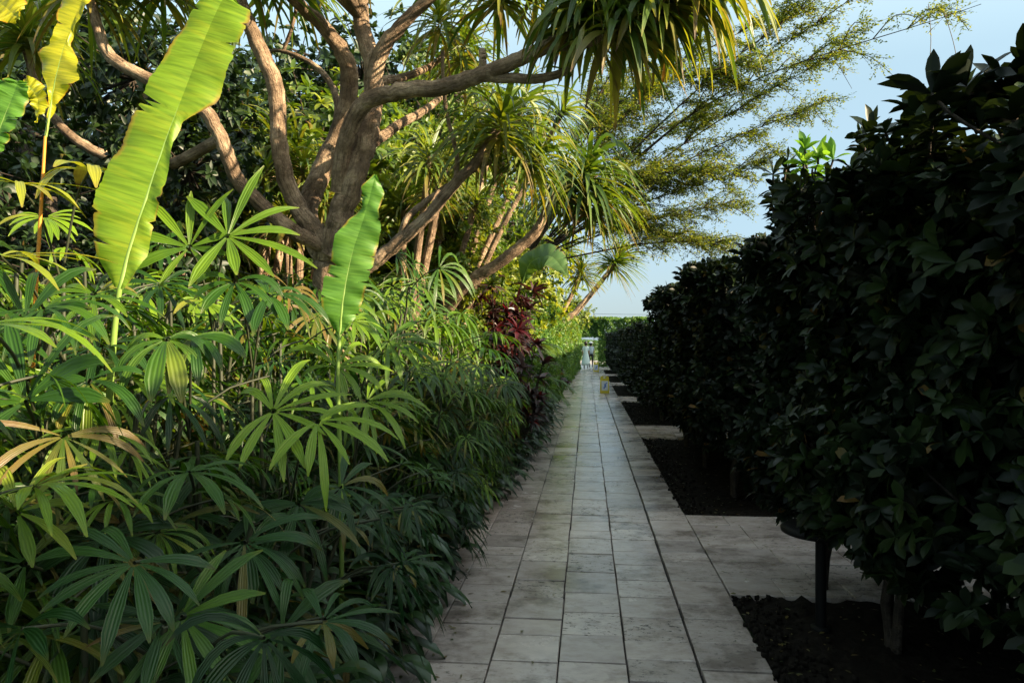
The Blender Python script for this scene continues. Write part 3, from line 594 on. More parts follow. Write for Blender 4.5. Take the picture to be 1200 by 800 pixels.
RV = [rhapis(40 + i, h=1.75 - .05 * i, nf=38, Rr=.25, wid=.028, nb=(8, 13), droop=(.7, 1.9)) for i in range(3)]
RD = [rhapis(50 + i, h=1.55, nf=34, Rr=.245, wid=.028, nb=(8, 13), droop=(.7, 1.8), mat='rhapis_shaded') for i in range(2)]
RL = [rhapis(60 + i, h=1.0, nf=28, Rr=.24, wid=.029, nb=(8, 12), mat='rhapis_shaded', lo=.1) for i in range(2)]
RN = [rhapis(70 + i, h=1.8, nf=36, Rr=.30, wid=.031, nb=(8, 12), droop=(1.2, 2.8)) for i in range(3)]
rs = np.random.RandomState(11)
k = 0
for row, (x, dx) in enumerate([(-1.28, .40), (-1.60, .33), (-2.1, .45), (-2.6, .5), (-3.2, .6)]):
    y = .75 + .2 * row
    while y < 6.0:
        px = x + rs.uniform(-.08, .08) * (2.2 if row == 1 else 1)
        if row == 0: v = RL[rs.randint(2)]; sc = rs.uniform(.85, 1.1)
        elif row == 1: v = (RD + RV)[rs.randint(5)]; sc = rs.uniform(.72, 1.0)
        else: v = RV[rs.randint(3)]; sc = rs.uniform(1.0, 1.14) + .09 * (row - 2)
        near = math.hypot(px, y) < 1.75
        if not near:
            lab = ['low dark lady palm at the foot of the left bank beside the path', 'lady palm in the shaded face of the left bank', 'tall lady palm in the sunlit crest of the left bank', 'lady palm standing behind the crest of the left bank', 'tall lady palm at the back of the left bank before the tree trunks'][row]
            place('lady_palm', v, lab, 'lady palm', (px, y, -.02), rs.uniform(-.7, .7), sc, ['low lady palms beside the path', 'shaded lady palms of the left bank', 'crest lady palms of the left bank', 'lady palms behind the crest', 'tall lady palms before the trunks'][row])
        y += dx * rs.uniform(.85, 1.15)
for row, (x, dx, vs) in enumerate([(-1.22, .5, RN), (-1.7, .55, RN), (-2.3, .6, RN), (-2.9, .7, RN)]):
    y = 5.2 + .2 * row
    while y < (7.9, 8.7, 12, 12)[row]:
        place('lady_palm', vs[rs.randint(3)], ['narrow-bladed lady palm drooping at the path side past the dark fans', 'narrow-bladed lady palm in the middle of the far left bank', 'narrow-bladed lady palm at the back of the far left bank', 'tall narrow-bladed lady palm behind the far left bank'][row], 'lady palm',
              (x + rs.uniform(-.1, .1), y, -.02), rs.uniform(-.8, .8), rs.uniform(.78, .95) if row == 0 else rs.uniform(1.0, 1.2) + .08 * (row - 1), ['narrow lady palms at the path side', 'narrow lady palms mid bank', 'narrow lady palms at the back', 'tall narrow lady palms behind'][row])
        y += dx
BP = [border_plant(80 + i, h=.28 + .12 * i) for i in range(3)] + [border_plant(85, n=70, L=.12, W=.05, h=.5)]
y = 2.3
while y < 15:
    xx = np.interp(y, [2.3, 3.5, 5.8, 9, 15], [-1.15, -1.12, -1.14, -.98, -.86])
    place('border_plant', BP[rs.randint(4)], 'low dark broad-leaved plant spilling onto the left paving edge' if y < 7 else 'low dark broad-leaved plant at the foot of the far left planting', 'border plant', (xx + rs.uniform(-.06, .03), y, -.01), rs.rand() * 6, rs.uniform(.8, 1.15),
          'border plants along the near paving' if y < 7 else 'border plants along the far paving')
    if rs.rand() < .8: place('border_plant', BP[rs.randint(4)], 'dark broad-leaved plant tucked under the lady palms', 'border plant', (xx - .28, y + .1, .0), rs.rand() * 6, rs.uniform(1.2, 1.6), 'border plants under the lady palms')
    y += rs.uniform(.26, .4)

# pinnate palms, red-leaved shrub, leafy screens further along
PP = [pinnate_palm(90, 14, 1.15, h=.7), pinnate_palm(91, 11, 1.6, h=1.4, LL=.42), pinnate_palm(92, 16, .9, h=1.1, LL=.2)]
for (x, y, z, v, s, lab) in [(-1.35, 12.2, 0, 0, 1.15, 'grey-green feather palm arching low beside the red-leaved shrub'), (-1.25, 13.9, 0, 2, 1.2, 'small feather palm between the palm fronds and the leafy screen'), (-2.4, 8.2, .3, 1, 1.15, 'feather palm with long fronds behind the small banana leaf'),
                            (-3.4, 9.8, .6, 1, 1.35, 'tall feather palm below the leaning tree limb'), (-2.2, 13, .6, 1, 1.1, 'feather palm behind the red-leaved shrub'), (-1.7, 15.3, .3, 0, 1.2, 'feather palm just before the leafy green screen')]:
    place('feather_palm', PP[v], lab, 'palm', (x, y, z - .02 if z == 0 else -.02), rs.rand() * 6, s if z == 0 else (s, s, s + z * .5), 'feather palms of the left planting')
def red_shrub(seed, h, n, label, loc, mats=('red', 'reddark', 'orange'), L=.26):
    r = np.random.RandomState(seed); A = Acc(); S = Acc(); 
    for i in range(n):
        a = r.rand() * 6.28; q = np.array([math.cos(a) * r.uniform(.1, .55), math.sin(a) * r.uniform(.1, .55), h * r.uniform(.25, 1)])
        tube(S, spline([[q[0] * .2, q[1] * .2, 0], [q[0] * .7, q[1] * .7, q[2] * .6], q], 6), .008, 4, cap=False)
        mi = r.choice([0, 1, 1, 1, 1, 2], p=[.16, .21, .205, .205, .205, .015])
        rosettes(A, q[None], np.array([[q[0], q[1], .8]]), r, 16, L, .05, .9, 'strap', (.1, .9), 5, mi=mi)
    place('red_leaved_shrub', [('foliage', A.mesh('red_foliage', [M[m] for m in mats])), ('stem', S.mesh('red_stem', M['bark_dark']))], label, 'shrub', loc, group='red-leaved shrubs')
red_shrub(1, 2.3, 70, 'tall maroon shrub with crimson and orange leaf tips', (-1.15, 9.7, 0))
red_shrub(2, 1.75, 44, 'lower maroon shrub leaning over the far paving edge', (-1.05, 8.9, 0))
red_shrub(3, 1.2, 20, 'small red-leaved plant at the foot of the leafy screen', (-.95, 20.5, 0), L=.18)

VM = [vine_mass(100 + i) for i in range(3)]
for i, y in enumerate(np.arange(14.2, 47, 3.7)):
    x = np.interp(y, [14, 25, 45], [-.95, -.80, -.50])
    place('leafy_screen', VM[i % 3], ['nearest', 'second', 'third', 'fourth', 'fifth', 'sixth', 'seventh', 'eighth', 'farthest'][i] + ' stretch of clipped green leafy screen along the left of the path', 'hedge', (x, y, 0), rs.uniform(-.03, .03), (1, 1, 1.0 + .03 * (i % 3)), 'leafy screens along the left of the path')

# ================================================================== RIGHT HEDGE
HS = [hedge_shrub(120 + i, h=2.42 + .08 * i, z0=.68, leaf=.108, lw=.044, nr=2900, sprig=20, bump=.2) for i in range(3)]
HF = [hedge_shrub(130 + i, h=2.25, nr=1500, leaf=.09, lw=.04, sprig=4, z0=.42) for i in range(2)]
bedname = ['near', 'second', 'third', 'fourth', 'fifth', 'last']
pos = {0: [(.6, 'at the near end'), (2.4, 'in the middle'), (4.05, 'before the far end'), (4.98, 'at the far end')]}
for bi, (y0, y1) in enumerate(BEDS):
    sp = pos.get(bi) or [(y0 + .85, 'at the near end'), ((y0 + y1) / 2, 'in the middle'), (y1 - .85, 'at the far end')]
    for j, (y, w) in enumerate(sp):
        near = bi < 2
        v = (HS if near else HF)[rs.randint(3 if near else 2)]
        hh = [[2.14, 2.24, 2.24, 2.14], [2.26, 2.18, 2.24]][bi][j] if near else rs.uniform(1.86, 1.96)
        sc = (1.0, 1.2 if bi == 0 else 1.15, hh / [2.42, 2.5, 2.58, 2.25, 2.25][(HS + HF).index(v)])
        if j == 3: sc = (.96, .74, sc[2])
        place('hedge_shrub', v, f'dark glossy hedge shrub {w} of the {bedname[bi]} planting bed', 'hedge shrub', ((1.86 if j == 3 else 1.95) if bi == 0 else 1.86, y, -.02), 0, sc, f'hedge shrubs right of the path')
for k_, y in enumerate((-1.0, -2.6)):  # unseen shrubs added here to stop sun dapples on the path
    place('hedge_shrub', HS[k_], 'dark hedge shrub added beside and behind the camera, out of the picture, to block the sun', 'hedge shrub', (1.93, y, -.02), 0, (1, 1.1, .86), 'hedge shrubs right of the path')
# young shoots breaking from the clipped top, one coloured as if sunlit
def shoot(u, v, d, s, label, mat='hedge', n=5, seed=0):
    r = np.random.RandomState(seed); A = Acc(); S = Acc(); p = at(u, v, d); b = p.copy(); b[2] = 2.2
    for i in range(n):
        t = (p - b) + r.randn(3) * np.array([.07, .07, .04]) * s; tube(S, spline([[0, 0, 0], t * .5 + r.randn(3) * .02, t], 6), .006, 5, cap=False)
        rosettes(A, t[None], np.array([[r.uniform(-.4, .4), r.uniform(-.4, .4), 1.]]), r, 9, .15 * s, .055 * s, .45, 'obov', (.4, 1), 5, hemi=.35)
        rosettes(A, np.array([t * .78, t * .62, t * .48, t * .35]), np.array([[0, 0, 1.]] * 4), r, 6, .13 * s, .05 * s, .6, 'obov', (.2, .9), 5, hemi=.1)
    place('hedge_shoot', [('foliage', A.mesh('shoot_foliage', M[mat])), ('stem', S.mesh('shoot_stem', M['bark_dark']))], label, 'shoot', b, group='shoots above the right hedge')
shoot(955, 186, 4.0, .75, 'young shoot in sunlit bright green on top of the near hedge', 'hedge_lit', 5, 1)
shoot(1045, 135, 3.1, .9, 'tall dark shoot above the middle of the near hedge', 'hedge', 4, 2)
shoot(1090, 125, 2.8, 1, 'upright shoot with wide leaves against the sky', 'hedge', 3, 3)
shoot(1180, 80, 2.3, 1, 'large dark shoot at the right edge of the picture', 'hedge', 4, 4)
shoot(915, 215, 4.3, .8, 'dark shoot at the far end of the near hedge', 'hedge', 4, 5)
shoot(1020, 160, 3.5, .8, 'leafy shoot between the bright and the tall one', 'hedge', 4, 6)

BH = vine_mass(115, L=6.2, dpt=1.2, h=3.4, n=6000, mat='hedge', leaf=.10, lw=.055)  # dense hedge added beyond the beds so no sun reaches the path
for i in range(9): place('sun_block_hedge', BH, 'tall dark hedge added beyond the planting beds on the right to block the sun', 'hedge', (4.7, -4.5 + i * 6.1, -.02), R(180), (1.6, 1, 1), 'added sun-blocking hedges on the right')
A = Acc(); box(A, 5.2, 5.4, -9, 50, -.05, 3.25); box(A, 5.15, 5.45, -9.05, 50.05, 3.25, 3.32)  # wall added out of sight to keep low sun off the paving
tag(link('sun_block_wall', A.mesh('sun_block_wall', M['terracotta'], False)), 'long unseen wall added behind the hedges on the right to block the sun', 'wall')
# hedge closing the far end, with the gap people walk through
EH = vine_mass(110, L=3.4, dpt=1.0, h=3.02, n=7500, leaf=.09, lw=.05)
t = place('end_hedge', EH, 'light green clipped hedge closing the far end right of the gap', 'hedge', (2.4, 47.0, 0), R(-90), 1, 'hedges at the far end')
t = place('end_hedge', EH, 'dark clipped hedge at the far end left of the gap', 'hedge', (-2.35, 47.2, 0), R(-90), 1, 'hedges at the far end')
ov = vine_mass(111, L=1.9, dpt=.8, h=1.2, n=3600, leaf=.09, lw=.05)
place('hedge_arch', ov, 'leafy bridge of hedge above the far gap', 'hedge', (.1, 47.1, 1.86), R(-90), 1, 'hedges at the far end')
place('low_hedge', VM[1], 'low hedge far beyond the gap at the end of the path', 'hedge', (.2, 66, -.5), R(-90), (1, 2.2, .95))
# thin wire line above the far hedge
A = Acc(); pa, pb = np.array([.45, 49, 0]), np.array([7.5, 49, 0])
wr = link('wire_fence', None); tag(wr, 'thin wire fence line above the far hedge', 'fence')
for k, q in enumerate((pa, pb)):
    a2 = Acc(); tube(a2, np.array([q + UP * -.05, q + UP * 1.7, q + UP * 3.45]), .02, 8); link('post', a2.mesh('fence_post', M['black_metal']), wr)
tt = np.linspace(0, 1, 16)[:, None]; a2 = Acc(); tube(a2, pa + (pb - pa) * tt + UP * (3.42 - .25 * tt * (1 - tt)), .009, 5); link('wire', a2.mesh('fence_wire', M['black_metal']), wr)

# ================================================================== MAIN TREE
rs = np.random.RandomState(21)
def limb(acc, pts, seed=0, sides=14, rough=.03):
    """pts: (u, v, d, radius)"""
    P = np.array([at(p[0], p[1], p[2]) for p in pts]); m = 7 * len(pts); r = np.random.RandomState(seed)
    rr = np.interp(np.linspace(0, 1, m), np.linspace(0, 1, len(pts)), [p[3] * (.84 if p[3] > .09 else .80) for p in pts])
    Q = spline(P, m); Q[1:-1] += r.randn(m - 2, 3) * rr[1:-1, None] * .06
    tube(acc, Q, rr, sides, rough=rough, rs=r)
S = Acc()
limb(S, [(398, 600, 5.6, .20), (392, 420, 5.6, .18), (388, 330, 5.6, .16), (386, 285, 5.55, .13)], 1)
limb(S, [(388, 310, 5.6, .13), (360, 252, 5.7, .10), (380, 195, 5.75, .095), (404, 135, 5.75, .09), (408, 80, 5.7, .085), (385, 38, 5.6, .07), (345, 0, 5.5, .055), (290, -60, 5.4, .04)], 2)
limb(S, [(390, 300, 5.5, .12), (400, 250, 5.45, .11), (420, 194, 5.4, .105), (433, 140, 5.4, .095), (438, 85, 5.4, .085), (424, 30, 5.4, .075), (420, -40, 5.4, .055), (440, -110, 5.4, .04)], 3)
limb(S, [(436, 110, 5.4, .08), (446, 62, 5.3, .07), (480, 20, 5.2, .055), (520, -15, 5.1, .045), (580, -60, 5.0, .03)], 4)
limb(S, [(396, 225, 5.4, .07), (404, 170, 5.28, .072), (424, 124, 5.15, .075), (462, 108, 5.05, .072), (520, 102, 4.95, .068), (563, 88, 4.85, .064), (612, 68, 4.75, .058), (650, 48, 4.65, .05), (680, 20, 4.6, .045)], 5)
limb(S, [(563, 90, 4.85, .045), (600, 92, 4.8, .04), (635, 92, 4.7, .036), (668, 82, 4.65, .03)], 6)
limb(S, [(565, 92, 4.85, .035), (566, 70, 4.8, .03), (565, 58, 4.8, .028)], 7)
limb(S, [(640, 56, 4.7, .04), (690, 50, 4.5, .035), (740, 15, 4.4, .028)], 8)
limb(S, [(384, 287, 5.5, .095), (362, 262, 5.45, .085), (342, 228, 5.4, .08), (328, 177, 5.3, .076), (323, 105, 5.25, .072), (303, 55, 5.2, .066), (283, 5, 5.15, .055), (262, -70, 5.1, .045)], 9)
limb(S, [(380, 288, 5.5, .075), (345, 272, 5.35, .068), (315, 248, 5.25, .066), (278, 210, 5.15, .063), (258, 160, 5.05, .06), (238, 128, 5.0, .058), (190, 100, 5.0, .055), (130, 66, 5.05, .05), (105, 0, 5.1, .04)], 10)
limb(S, [(436, 168, 5.45, .05), (470, 145, 5.6, .045), (505, 124, 5.8, .035), (540, 90, 6.1, .025)], 11)
limb(S, [(440, 95, 5.5, .045), (475, 90, 5.8, .04), (515, 70, 6.2, .03), (540, 30, 6.5, .02)], 12)
limb(S, [(386, 190, 5.74, .04), (395, 120, 6.0, .035), (372, 80, 6.2, .03), (330, 60, 6.3, .022), (300, 65, 6.4, .015)], 13)
# right hand limbs
limb(S, [(392, 330, 5.55, .10), (430, 312, 5.5, .075), (455, 294, 5.45, .062), (498, 257, 5.4, .056), (530, 218, 5.35, .05), (558, 190, 5.3, .045), (583, 150, 5.3, .038)], 14)
limb(S, [(468, 284, 5.45, .035), (478, 255, 5.4, .032), (505, 232, 5.5, .03), (545, 205, 5.6, .028), (575, 190, 5.7, .02)], 15)
limb(S, [(534, 215, 5.35, .025), (535, 180, 5.4, .022), (522, 125, 5.45, .018), (518, 60, 5.5, .015)], 16)
limb(S, [(256, 165, 5.06, .05), (200, 192, 5.35, .05), (150, 190, 5.6, .05), (90, 165, 5.6, .045), (50, 118, 5.6, .04), (30, 60, 5.6, .03)], 17)
limb(S, [(332, 60, 6.3, .02), (345, 20, 6.2, .018), (350, -40, 6.2, .015)], 18)
main = thing('dragon_tree', 'large many-limbed tree with lit brown trunks and strap-leaf heads above the bank', 'tree')
link('trunk', S.mesh('dragon_trunk', M['bark']), main)
def heads(name, L, mat='strap', parent=main, seed=0, n=80, Ls=.6, W=.035, droop=1.8, tint=(.1, .8)):
    r = np.random.RandomState(seed); A = Acc()
    for (u, v, d, s, ax) in L:
        tuft(A, at(u, v, d), ax, r, int(n), Ls * s, W * s, droop, tint=tint, nseg=8)
    return link(name, A.mesh('dragon_' + name, M[mat]), parent)
heads('leaf_head', [(675, 12, 4.6, .9, (0, 0, 1)), (735, 8, 4.4, 1.1, (.3, 0, .9)), (700, -25, 4.5, 1.0, (.2, 0, 1))], seed=1, W=.052, n=60, Ls=.58, droop=3.4)
heads('leaf_head', [(785, -8, 4.35, 1.05, (.4, 0, .8)), (832, -28, 4.3, 1.05, (.5, 0, .8)), (760, -50, 4.5, 1.0, (0, 0, 1))], seed=2, W=.050, n=58, Ls=.56, droop=3.4)
heads('leaf_head', [(590, 135, 5.3, 1.1, (.2, -.2, 1)), (630, 180, 5.6, .85, (.4, 0, .8)), (560, 165, 5.7, .8, (-.1, 0, 1))], seed=3, n=85, droop=2.0)
heads('leaf_head', [(540, 55, 6.3, .9, (0, 0, 1)), (515, 15, 5.8, .9, (0, -.2, 1)), (590, -20, 5.3, 1.0, (.2, 0, 1)), (640, -40, 5.2, 1.0, (.2, 0, 1))], seed=4, droop=2.0)
heads('leaf_head', [(290, -50, 5.3, 1, (0, 0, 1)), (340, -40, 6.0, 1.1, (0, 0, 1)), (420, -110, 5.4, 1., (0, 0, 1)), (262, -90, 5.1, 1, (0, 0, 1))], seed=5, droop=2.0)
heads('leaf_head', [(105, -30, 5.2, 1.1, (0, 0, 1)), (30, 30, 5.6, 1.1, (0, 0, 1)), (190, -30, 5.4, 1.0, (0, 0, 1))], seed=6, droop=2.0)

# unseen crown added to the same tree above the picture, to shade the bank
S = Acc()
ov = [(-1.9, 3.2, 5.3), (-1.2, 2.6, 5.2), (-1.5, 1.4, 5.0), (-2.6, 2.0, 4.9), (-1.2, .1, 5.0), (-2.2, .4, 4.8), (-3.2, 3.4, 5.2), (-3.6, 1.4, 5.0), (-1.3, 4.4, 6.0)]
r = np.random.RandomState(9); f0 = at(424, 20, 5.4); A = Acc()
for q in ov:
    q = np.array(q); P = spline([f0, (f0 + q) / 2 + UP * .4 + r.randn(3) * .15, q], 14); tube(S, P, np.linspace(.05, .025, 14), 8, rough=.05, rs=r)
    for w_ in range(2): tuft(A, q + r.randn(3) * np.array([.3, .3, .12]), (r.uniform(-.3, .3), r.uniform(-.3, .3), 1), r, 85, .75, .05, 1.5)
link('overhead_limb', S.mesh('shade_limbs', M['bark']), main); link('leaf_head', A.mesh('shade_heads', M['strap']), main)

# second strap-leaved tree leaning right
S2 = Acc(); limb(S2, [(470, 470, 8.6, .11), (520, 372, 8.4, .09), (545, 335, 8.2, .085), (592, 303, 8.0, .078), (628, 272, 7.9, .07), (643, 240, 7.9, .05), (668, 205, 7.8, .035)], 31)
limb(S2, [(638, 250, 7.9, .03), (655, 235, 8.1, .028), (700, 205, 8.2, .02)], 32)
t2 = thing('dragon_tree', 'leaning grey tree with drooping strap-leaf heads above the red shrub', 'tree')
link('trunk', S2.mesh('dragon_trunk', M['bark']), t2)
heads('leaf_head', [(690, 195, 7.8, 1.1, (.2, 0, 1)), (655, 215, 8.0, .8, (-.1, 0, 1)), (705, 235, 8.2, .8, (.4, 0, .8))], parent=t2, seed=11, n=110, W=.042, Ls=.80, droop=2.2, tint=(.0, .6))
# distant one leaning over the path, small neighbour behind
S3 = Acc(); limb(S3, [(632, 480, 24, .14), (650, 392, 24, .13), (675, 365, 24, .12), (698, 338, 24, .10), (720, 310, 24, .085)], 41)
t3 = thing('dragon_tree', 'distant tree with bare lit trunk leaning over the path to one round head', 'tree')
link('trunk', S3.mesh('dragon_trunk', M['bark']), t3)
heads('leaf_head', [(724, 303, 24, 1.0, (.5, 0, .8))], parent=t3, seed=12, n=150, W=.07, Ls=1.25, droop=.8)
S4 = Acc(); limb(S4, [(632, 480, 22, .10), (655, 380, 22, .09), (670, 345, 22, .08), (679, 322, 22, .07)], 42)
t4 = thing('dragon_tree', 'distant upright tree with a small head beside the leaning one', 'tree')
link('trunk', S4.mesh('dragon_trunk', M['bark']), t4)
heads('leaf_head', [(681, 318, 22, 1.0, (-.1, 0, 1)), (664, 290, 22, 1, (0, 0, 1))], parent=t4, seed=13, n=110, W=.06, Ls=.9, droop=1.3)
# shorter strap-leaved trees seen between the trunks
def small_strap(u, v, d, label, seed, nh=4, Ls=.55, sp=.45):
    r = np.random.RandomState(seed); top = at(u, v, d); b = top.copy(); b[2] = 0; b[0] = min(b[0], -1.95)
    st = []; hd = []
    for i in range(nh):
        e = np.array([top[0] - b[0] + r.uniform(-sp, sp), r.uniform(-sp, sp), top[2] + r.uniform(-.5, .25)]); st.append(([[0, 0, 0], [e[0] * .3, e[1] * .3, e[2] * .5], e], .06, .03)); hd.append((e, (e[0], e[1], 1.2), r.uniform(.85, 1.15)))
    place('dragon_tree', strap_tree(seed, hd, st, L=Ls, n=70, W=.034, droop=1.5), label, 'tree', b, group='strap-leaved trees behind the trunks')
small_strap(205, 215, 6.6, 'strap-leaved tree seen between the tall banana leaf and the curved trunk', 51)
small_strap(300, 170, 7.4, 'strap-leaved tree in the gap between the two left trunks', 52)
small_strap(345, 205, 7.0, 'strap-leaved tree right behind the fork of the trunks', 53, 3)
small_strap(640, 130, 9.5, 'strap-leaved tree behind the hanging heads', 54, 5, .6, .7)
small_strap(560, 250, 8.8, 'strap-leaved tree behind the long right limb', 55, 4)
small_strap(480, 190, 7.8, 'strap-leaved tree right of the main trunk', 56, 4)

# ================================================================== BACKGROUND TREES
BT = [broad_tree(200, 5.0, 1.9, 80, 'broad', .13, .055), broad_tree(201, 5.0, 1.9, 80, 'broad', .10, .04, per=11), broad_tree(202, 5.0, 2.0, 90, 'broad_shaded', .12, .05, per=10)]
def bt(u, d, v, s, zs, label, X=None):
    p = at(u, 400, d); p[0] = min(p[0], -2.3 if d < 20 else -2.6)
    place('leafy_tree', BT[v], label, 'tree', (p[0], p[1], -.03), rs.rand() * 6, (s, s, zs), 'leafy trees behind the bank')
bt(560, 11, 1, 1.0, .75, 'yellow-green leafy tree behind the leaning grey tree')
bt(610, 13.5, 0, 1.0, .85, 'light green leafy tree above the red-leaved shrub')
bt(640, 17, 1, 1.0, .85, 'yellow-green leafy tree before the feathery one')
bt(650, 24, 0, 1.1, .95, 'pale leafy tree at the back of the leafy screen')
for (x_, y_, s_, v_, lb) in ((-1.9, 14.5, .62, 1, 'low'), (-1.75, 19, .70, 0, 'rounded'), (-1.45, 27, .74, 1, 'yellowish'), (-1.6, 36, .9, 0, 'farthest'), (-1.5, 22.5, .66, 1, 'small bright')):
    place('leafy_tree', BT[v_], lb + ' leafy shrub tree rising over the leafy screen on the left', 'tree', (x_, y_, -.02), x_ * 5, s_, 'leafy shrub trees over the leafy screen')
bt(500, 9.2, 1, .95, .82, 'leafy tree right of the main trunk')
bt(430, 9.5, 0, 1.1, 1.15, 'broad leafy tree right behind the main trunk')
bt(340, 8.6, 1, 1.0, 1.0, 'leafy tree behind the left trunks')
bt(520, 13.5, 1, 1.2, 1.55, 'tall leafy tree behind the dark horizontal limb')
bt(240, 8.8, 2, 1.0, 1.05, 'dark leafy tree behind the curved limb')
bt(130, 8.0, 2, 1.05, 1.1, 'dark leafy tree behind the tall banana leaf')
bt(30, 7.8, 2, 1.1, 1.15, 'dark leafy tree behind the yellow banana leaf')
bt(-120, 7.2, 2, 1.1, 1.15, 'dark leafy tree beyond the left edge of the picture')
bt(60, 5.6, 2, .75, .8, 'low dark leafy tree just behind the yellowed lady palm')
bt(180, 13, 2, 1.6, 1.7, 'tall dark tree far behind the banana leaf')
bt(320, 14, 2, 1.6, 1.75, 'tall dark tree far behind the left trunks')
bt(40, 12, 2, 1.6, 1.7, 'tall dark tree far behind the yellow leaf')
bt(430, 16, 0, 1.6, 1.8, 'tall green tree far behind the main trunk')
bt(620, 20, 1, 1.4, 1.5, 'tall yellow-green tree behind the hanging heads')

for (x_, y_, s_) in ((3.35, -1.6, .8), (3.5, .1, .78), (3.4, 1.3, .62)):  # unseen trees added right of the camera to shade the left bank
    place('leafy_tree', BT[2], 'dark leafy tree added behind the right hedge, out of the picture, to shade the bank', 'tree', (x_, y_, -.02), x_ * 3, s_, 'added shade trees beside the camera')
# feathery tree reaching over the path
def feather_tree():
    r = np.random.RandomState(77); A = Acc(); S = Acc()
    T0 = at(600, 330, 16); base = np.array([T0[0], T0[1], 0])
    tube(S, spline([base, base + [.1, 0, 1.8], T0 + [0.2, 0, .3]], 10), np.linspace(.22, .16, 10), 12, rough=.05, rs=r)
    fork = T0 + np.array([.2, 0, .3])
    ends = [(1010, -40, 13), (985, 60, 14), (965, 120, 15), (905, 190, 14), (868, 235, 15.5), (850, 285, 15), (760, 210, 14), (900, 20, 15.5), (800, -20, 14), (1150, 5, 12), (720, 60, 17), (830, 130, 16), (700, 150, 15), (940, -60, 15), (790, 275, 17), (1060, -45, 12.5), (880, 70, 13), (760, 110, 13), (830, 200, 13.5), (740, 250, 16)]
    for k, (u, v, d) in enumerate(ends):
        E = at(u, v, d); mid = (fork + E) / 2 + UP * (.35 + .55 * r.rand()) + r.randn(3) * .4
        P = spline([fork, mid, E], 18); tube(S, P, np.linspace(.024, .005, 18), 7, rough=.05, rs=r)
        ns = 28 if u < 1050 else 18
        for j in range(ns):
            f = r.uniform(.2, 1.0) ** .65; i = min(16, int(f * 17)); b = P[i]; T = nrm(P[i + 1] - P[i])
            side = nrm(np.cross(T, UP)) * (1 if r.rand() < .5 else -1); d2 = nrm(T * r.uniform(.4, 1.1) + side * r.uniform(.2, 1) + UP * r.uniform(-.3, .3)); L2 = r.uniform(.6, 1.35) * (1.1 - .3 * f) * (1 if v > -30 else .7)
            q = spline([b, b + d2 * L2 * .5 + UP * .07 + r.randn(3) * .05, b + d2 * L2 - UP * r.uniform(.05, .3)], 7); tube(S, q, np.linspace(.012, .004, 7), 4, cap=False)
            nt = 17
            ff = r.uniform(.15, 1, nt); bb = b + (q[np.clip((ff * 6).astype(int), 0, 6)] - b)
            dd = nrm(d2 + r.randn(nt, 3) * np.array([.8, .8, .38])); tl = r.uniform(.16, .42, nt)
            for m in range(nt):
                e = bb[m] + dd[m] * tl[m] - UP * .05; tube(S, np.array([bb[m], e]), [.003, .002], 3, cap=False)
                nl = 13; g = np.linspace(.1, 1, nl)[:, None]; c = bb[m] + (e - bb[m]) * g + r.randn(nl, 3) * .018
                ld = nrm(dd[m] * .5 + r.randn(nl, 3) * np.array([.9, .9, .35]))
                blades(A, c, ld, UP + r.randn(nl, 3) * .5, r.uniform(.036, .066, nl), r.uniform(.02, .033, nl), .3, 'ovate', 2, 3, .2, tint=np.clip(r.normal(.5, .25) + r.uniform(-.2, .2, nl), 0, 1))
    t = thing('feathery_tree', 'feathery tree with tiny yellow-green leaves spreading over the path against the sky', 'tree')
    link('trunk', S.mesh('feather_trunk', M['bark_dark']), t); link('crown', A.mesh('feather_crown', M['feather']), t)
    # hanging bare tendrils
    for (u, v0, v1, d) in [(1088, 5, 88, 12), (1105, 10, 95, 12)]:
        a = Acc(); p0 = at(u, v0, d); p1 = at(u + 20 * (u > 1100), v1, d); tube(a, spline([p0, (p0 + p1) / 2 + RGT * .04, p1], 12), .006, 4)
        link('tendril', a.mesh('tendril', M['twig']), t)
feather_tree()

# ================================================================== BANANA LEAVES
def banana(label, pts, wL, wR, mat, seed, stem, stem_mat='midrib', Nn=None, rib=.010, group='banana leaves'):
    P = np.array([at(*p) for p in pts]); b = at(*stem[0]); off = np.array([b[0], b[1], 0])
    bl, rb = big_leaf(P - off, wL, wR, nrm(-FWD + RGT * .1 + UP * .1) if Nn is None else Nn, seed, mat, rib)
    t = thing('banana_plant', label, 'banana plant', off, group=group)
    lf = link('leaf', bl, t); link('midrib', rb, lf)
    a = Acc(); Q = np.array([at(*p) for p in stem] + [P[0]]) - off; tube(a, spline(Q, 20), np.linspace(rib * 1.5, rib * .95, 20), 8); link('stalk', a.mesh('banana_stalk', M[stem_mat]), t)
    return t
banana('banana plant with one huge sunlit upright leaf standing above the fans',
       [(140, 338, 2.6), (152, 290, 2.62), (170, 235, 2.64), (192, 170, 2.68), (215, 110, 2.72), (238, 50, 2.76), (258, 5, 2.8), (268, -8, 2.81)],
       [.02, .09, .125, .150, .168, .165, .150, .142, .135, .125, .112, .10, .092, .084, .07, .05, .01],
       [.02, .045, .06, .056, .05, .055, .045, .028, .03, .118, .12, .122, .125, .120, .105, .07, .01], 'banana', 3, [(130, 800, 2.7), (128, 500, 2.65), (133, 400, 2.62)])
banana('banana plant with a shorter torn green leaf in front of the tree base',
       [(398, 392, 3.1), (402, 350, 3.1), (412, 300, 3.12), (428, 250, 3.14), (440, 205, 3.15)],
       [.01, .075, .088, .092, .08, .09, .06, .02, .045, .005], [.01, .06, .08, .088, .095, .092, .085, .05, .055, .005], 'banana_green', 4, [(400, 800, 3.2), (400, 600, 3.15), (396, 450, 3.1)], rib=.008)
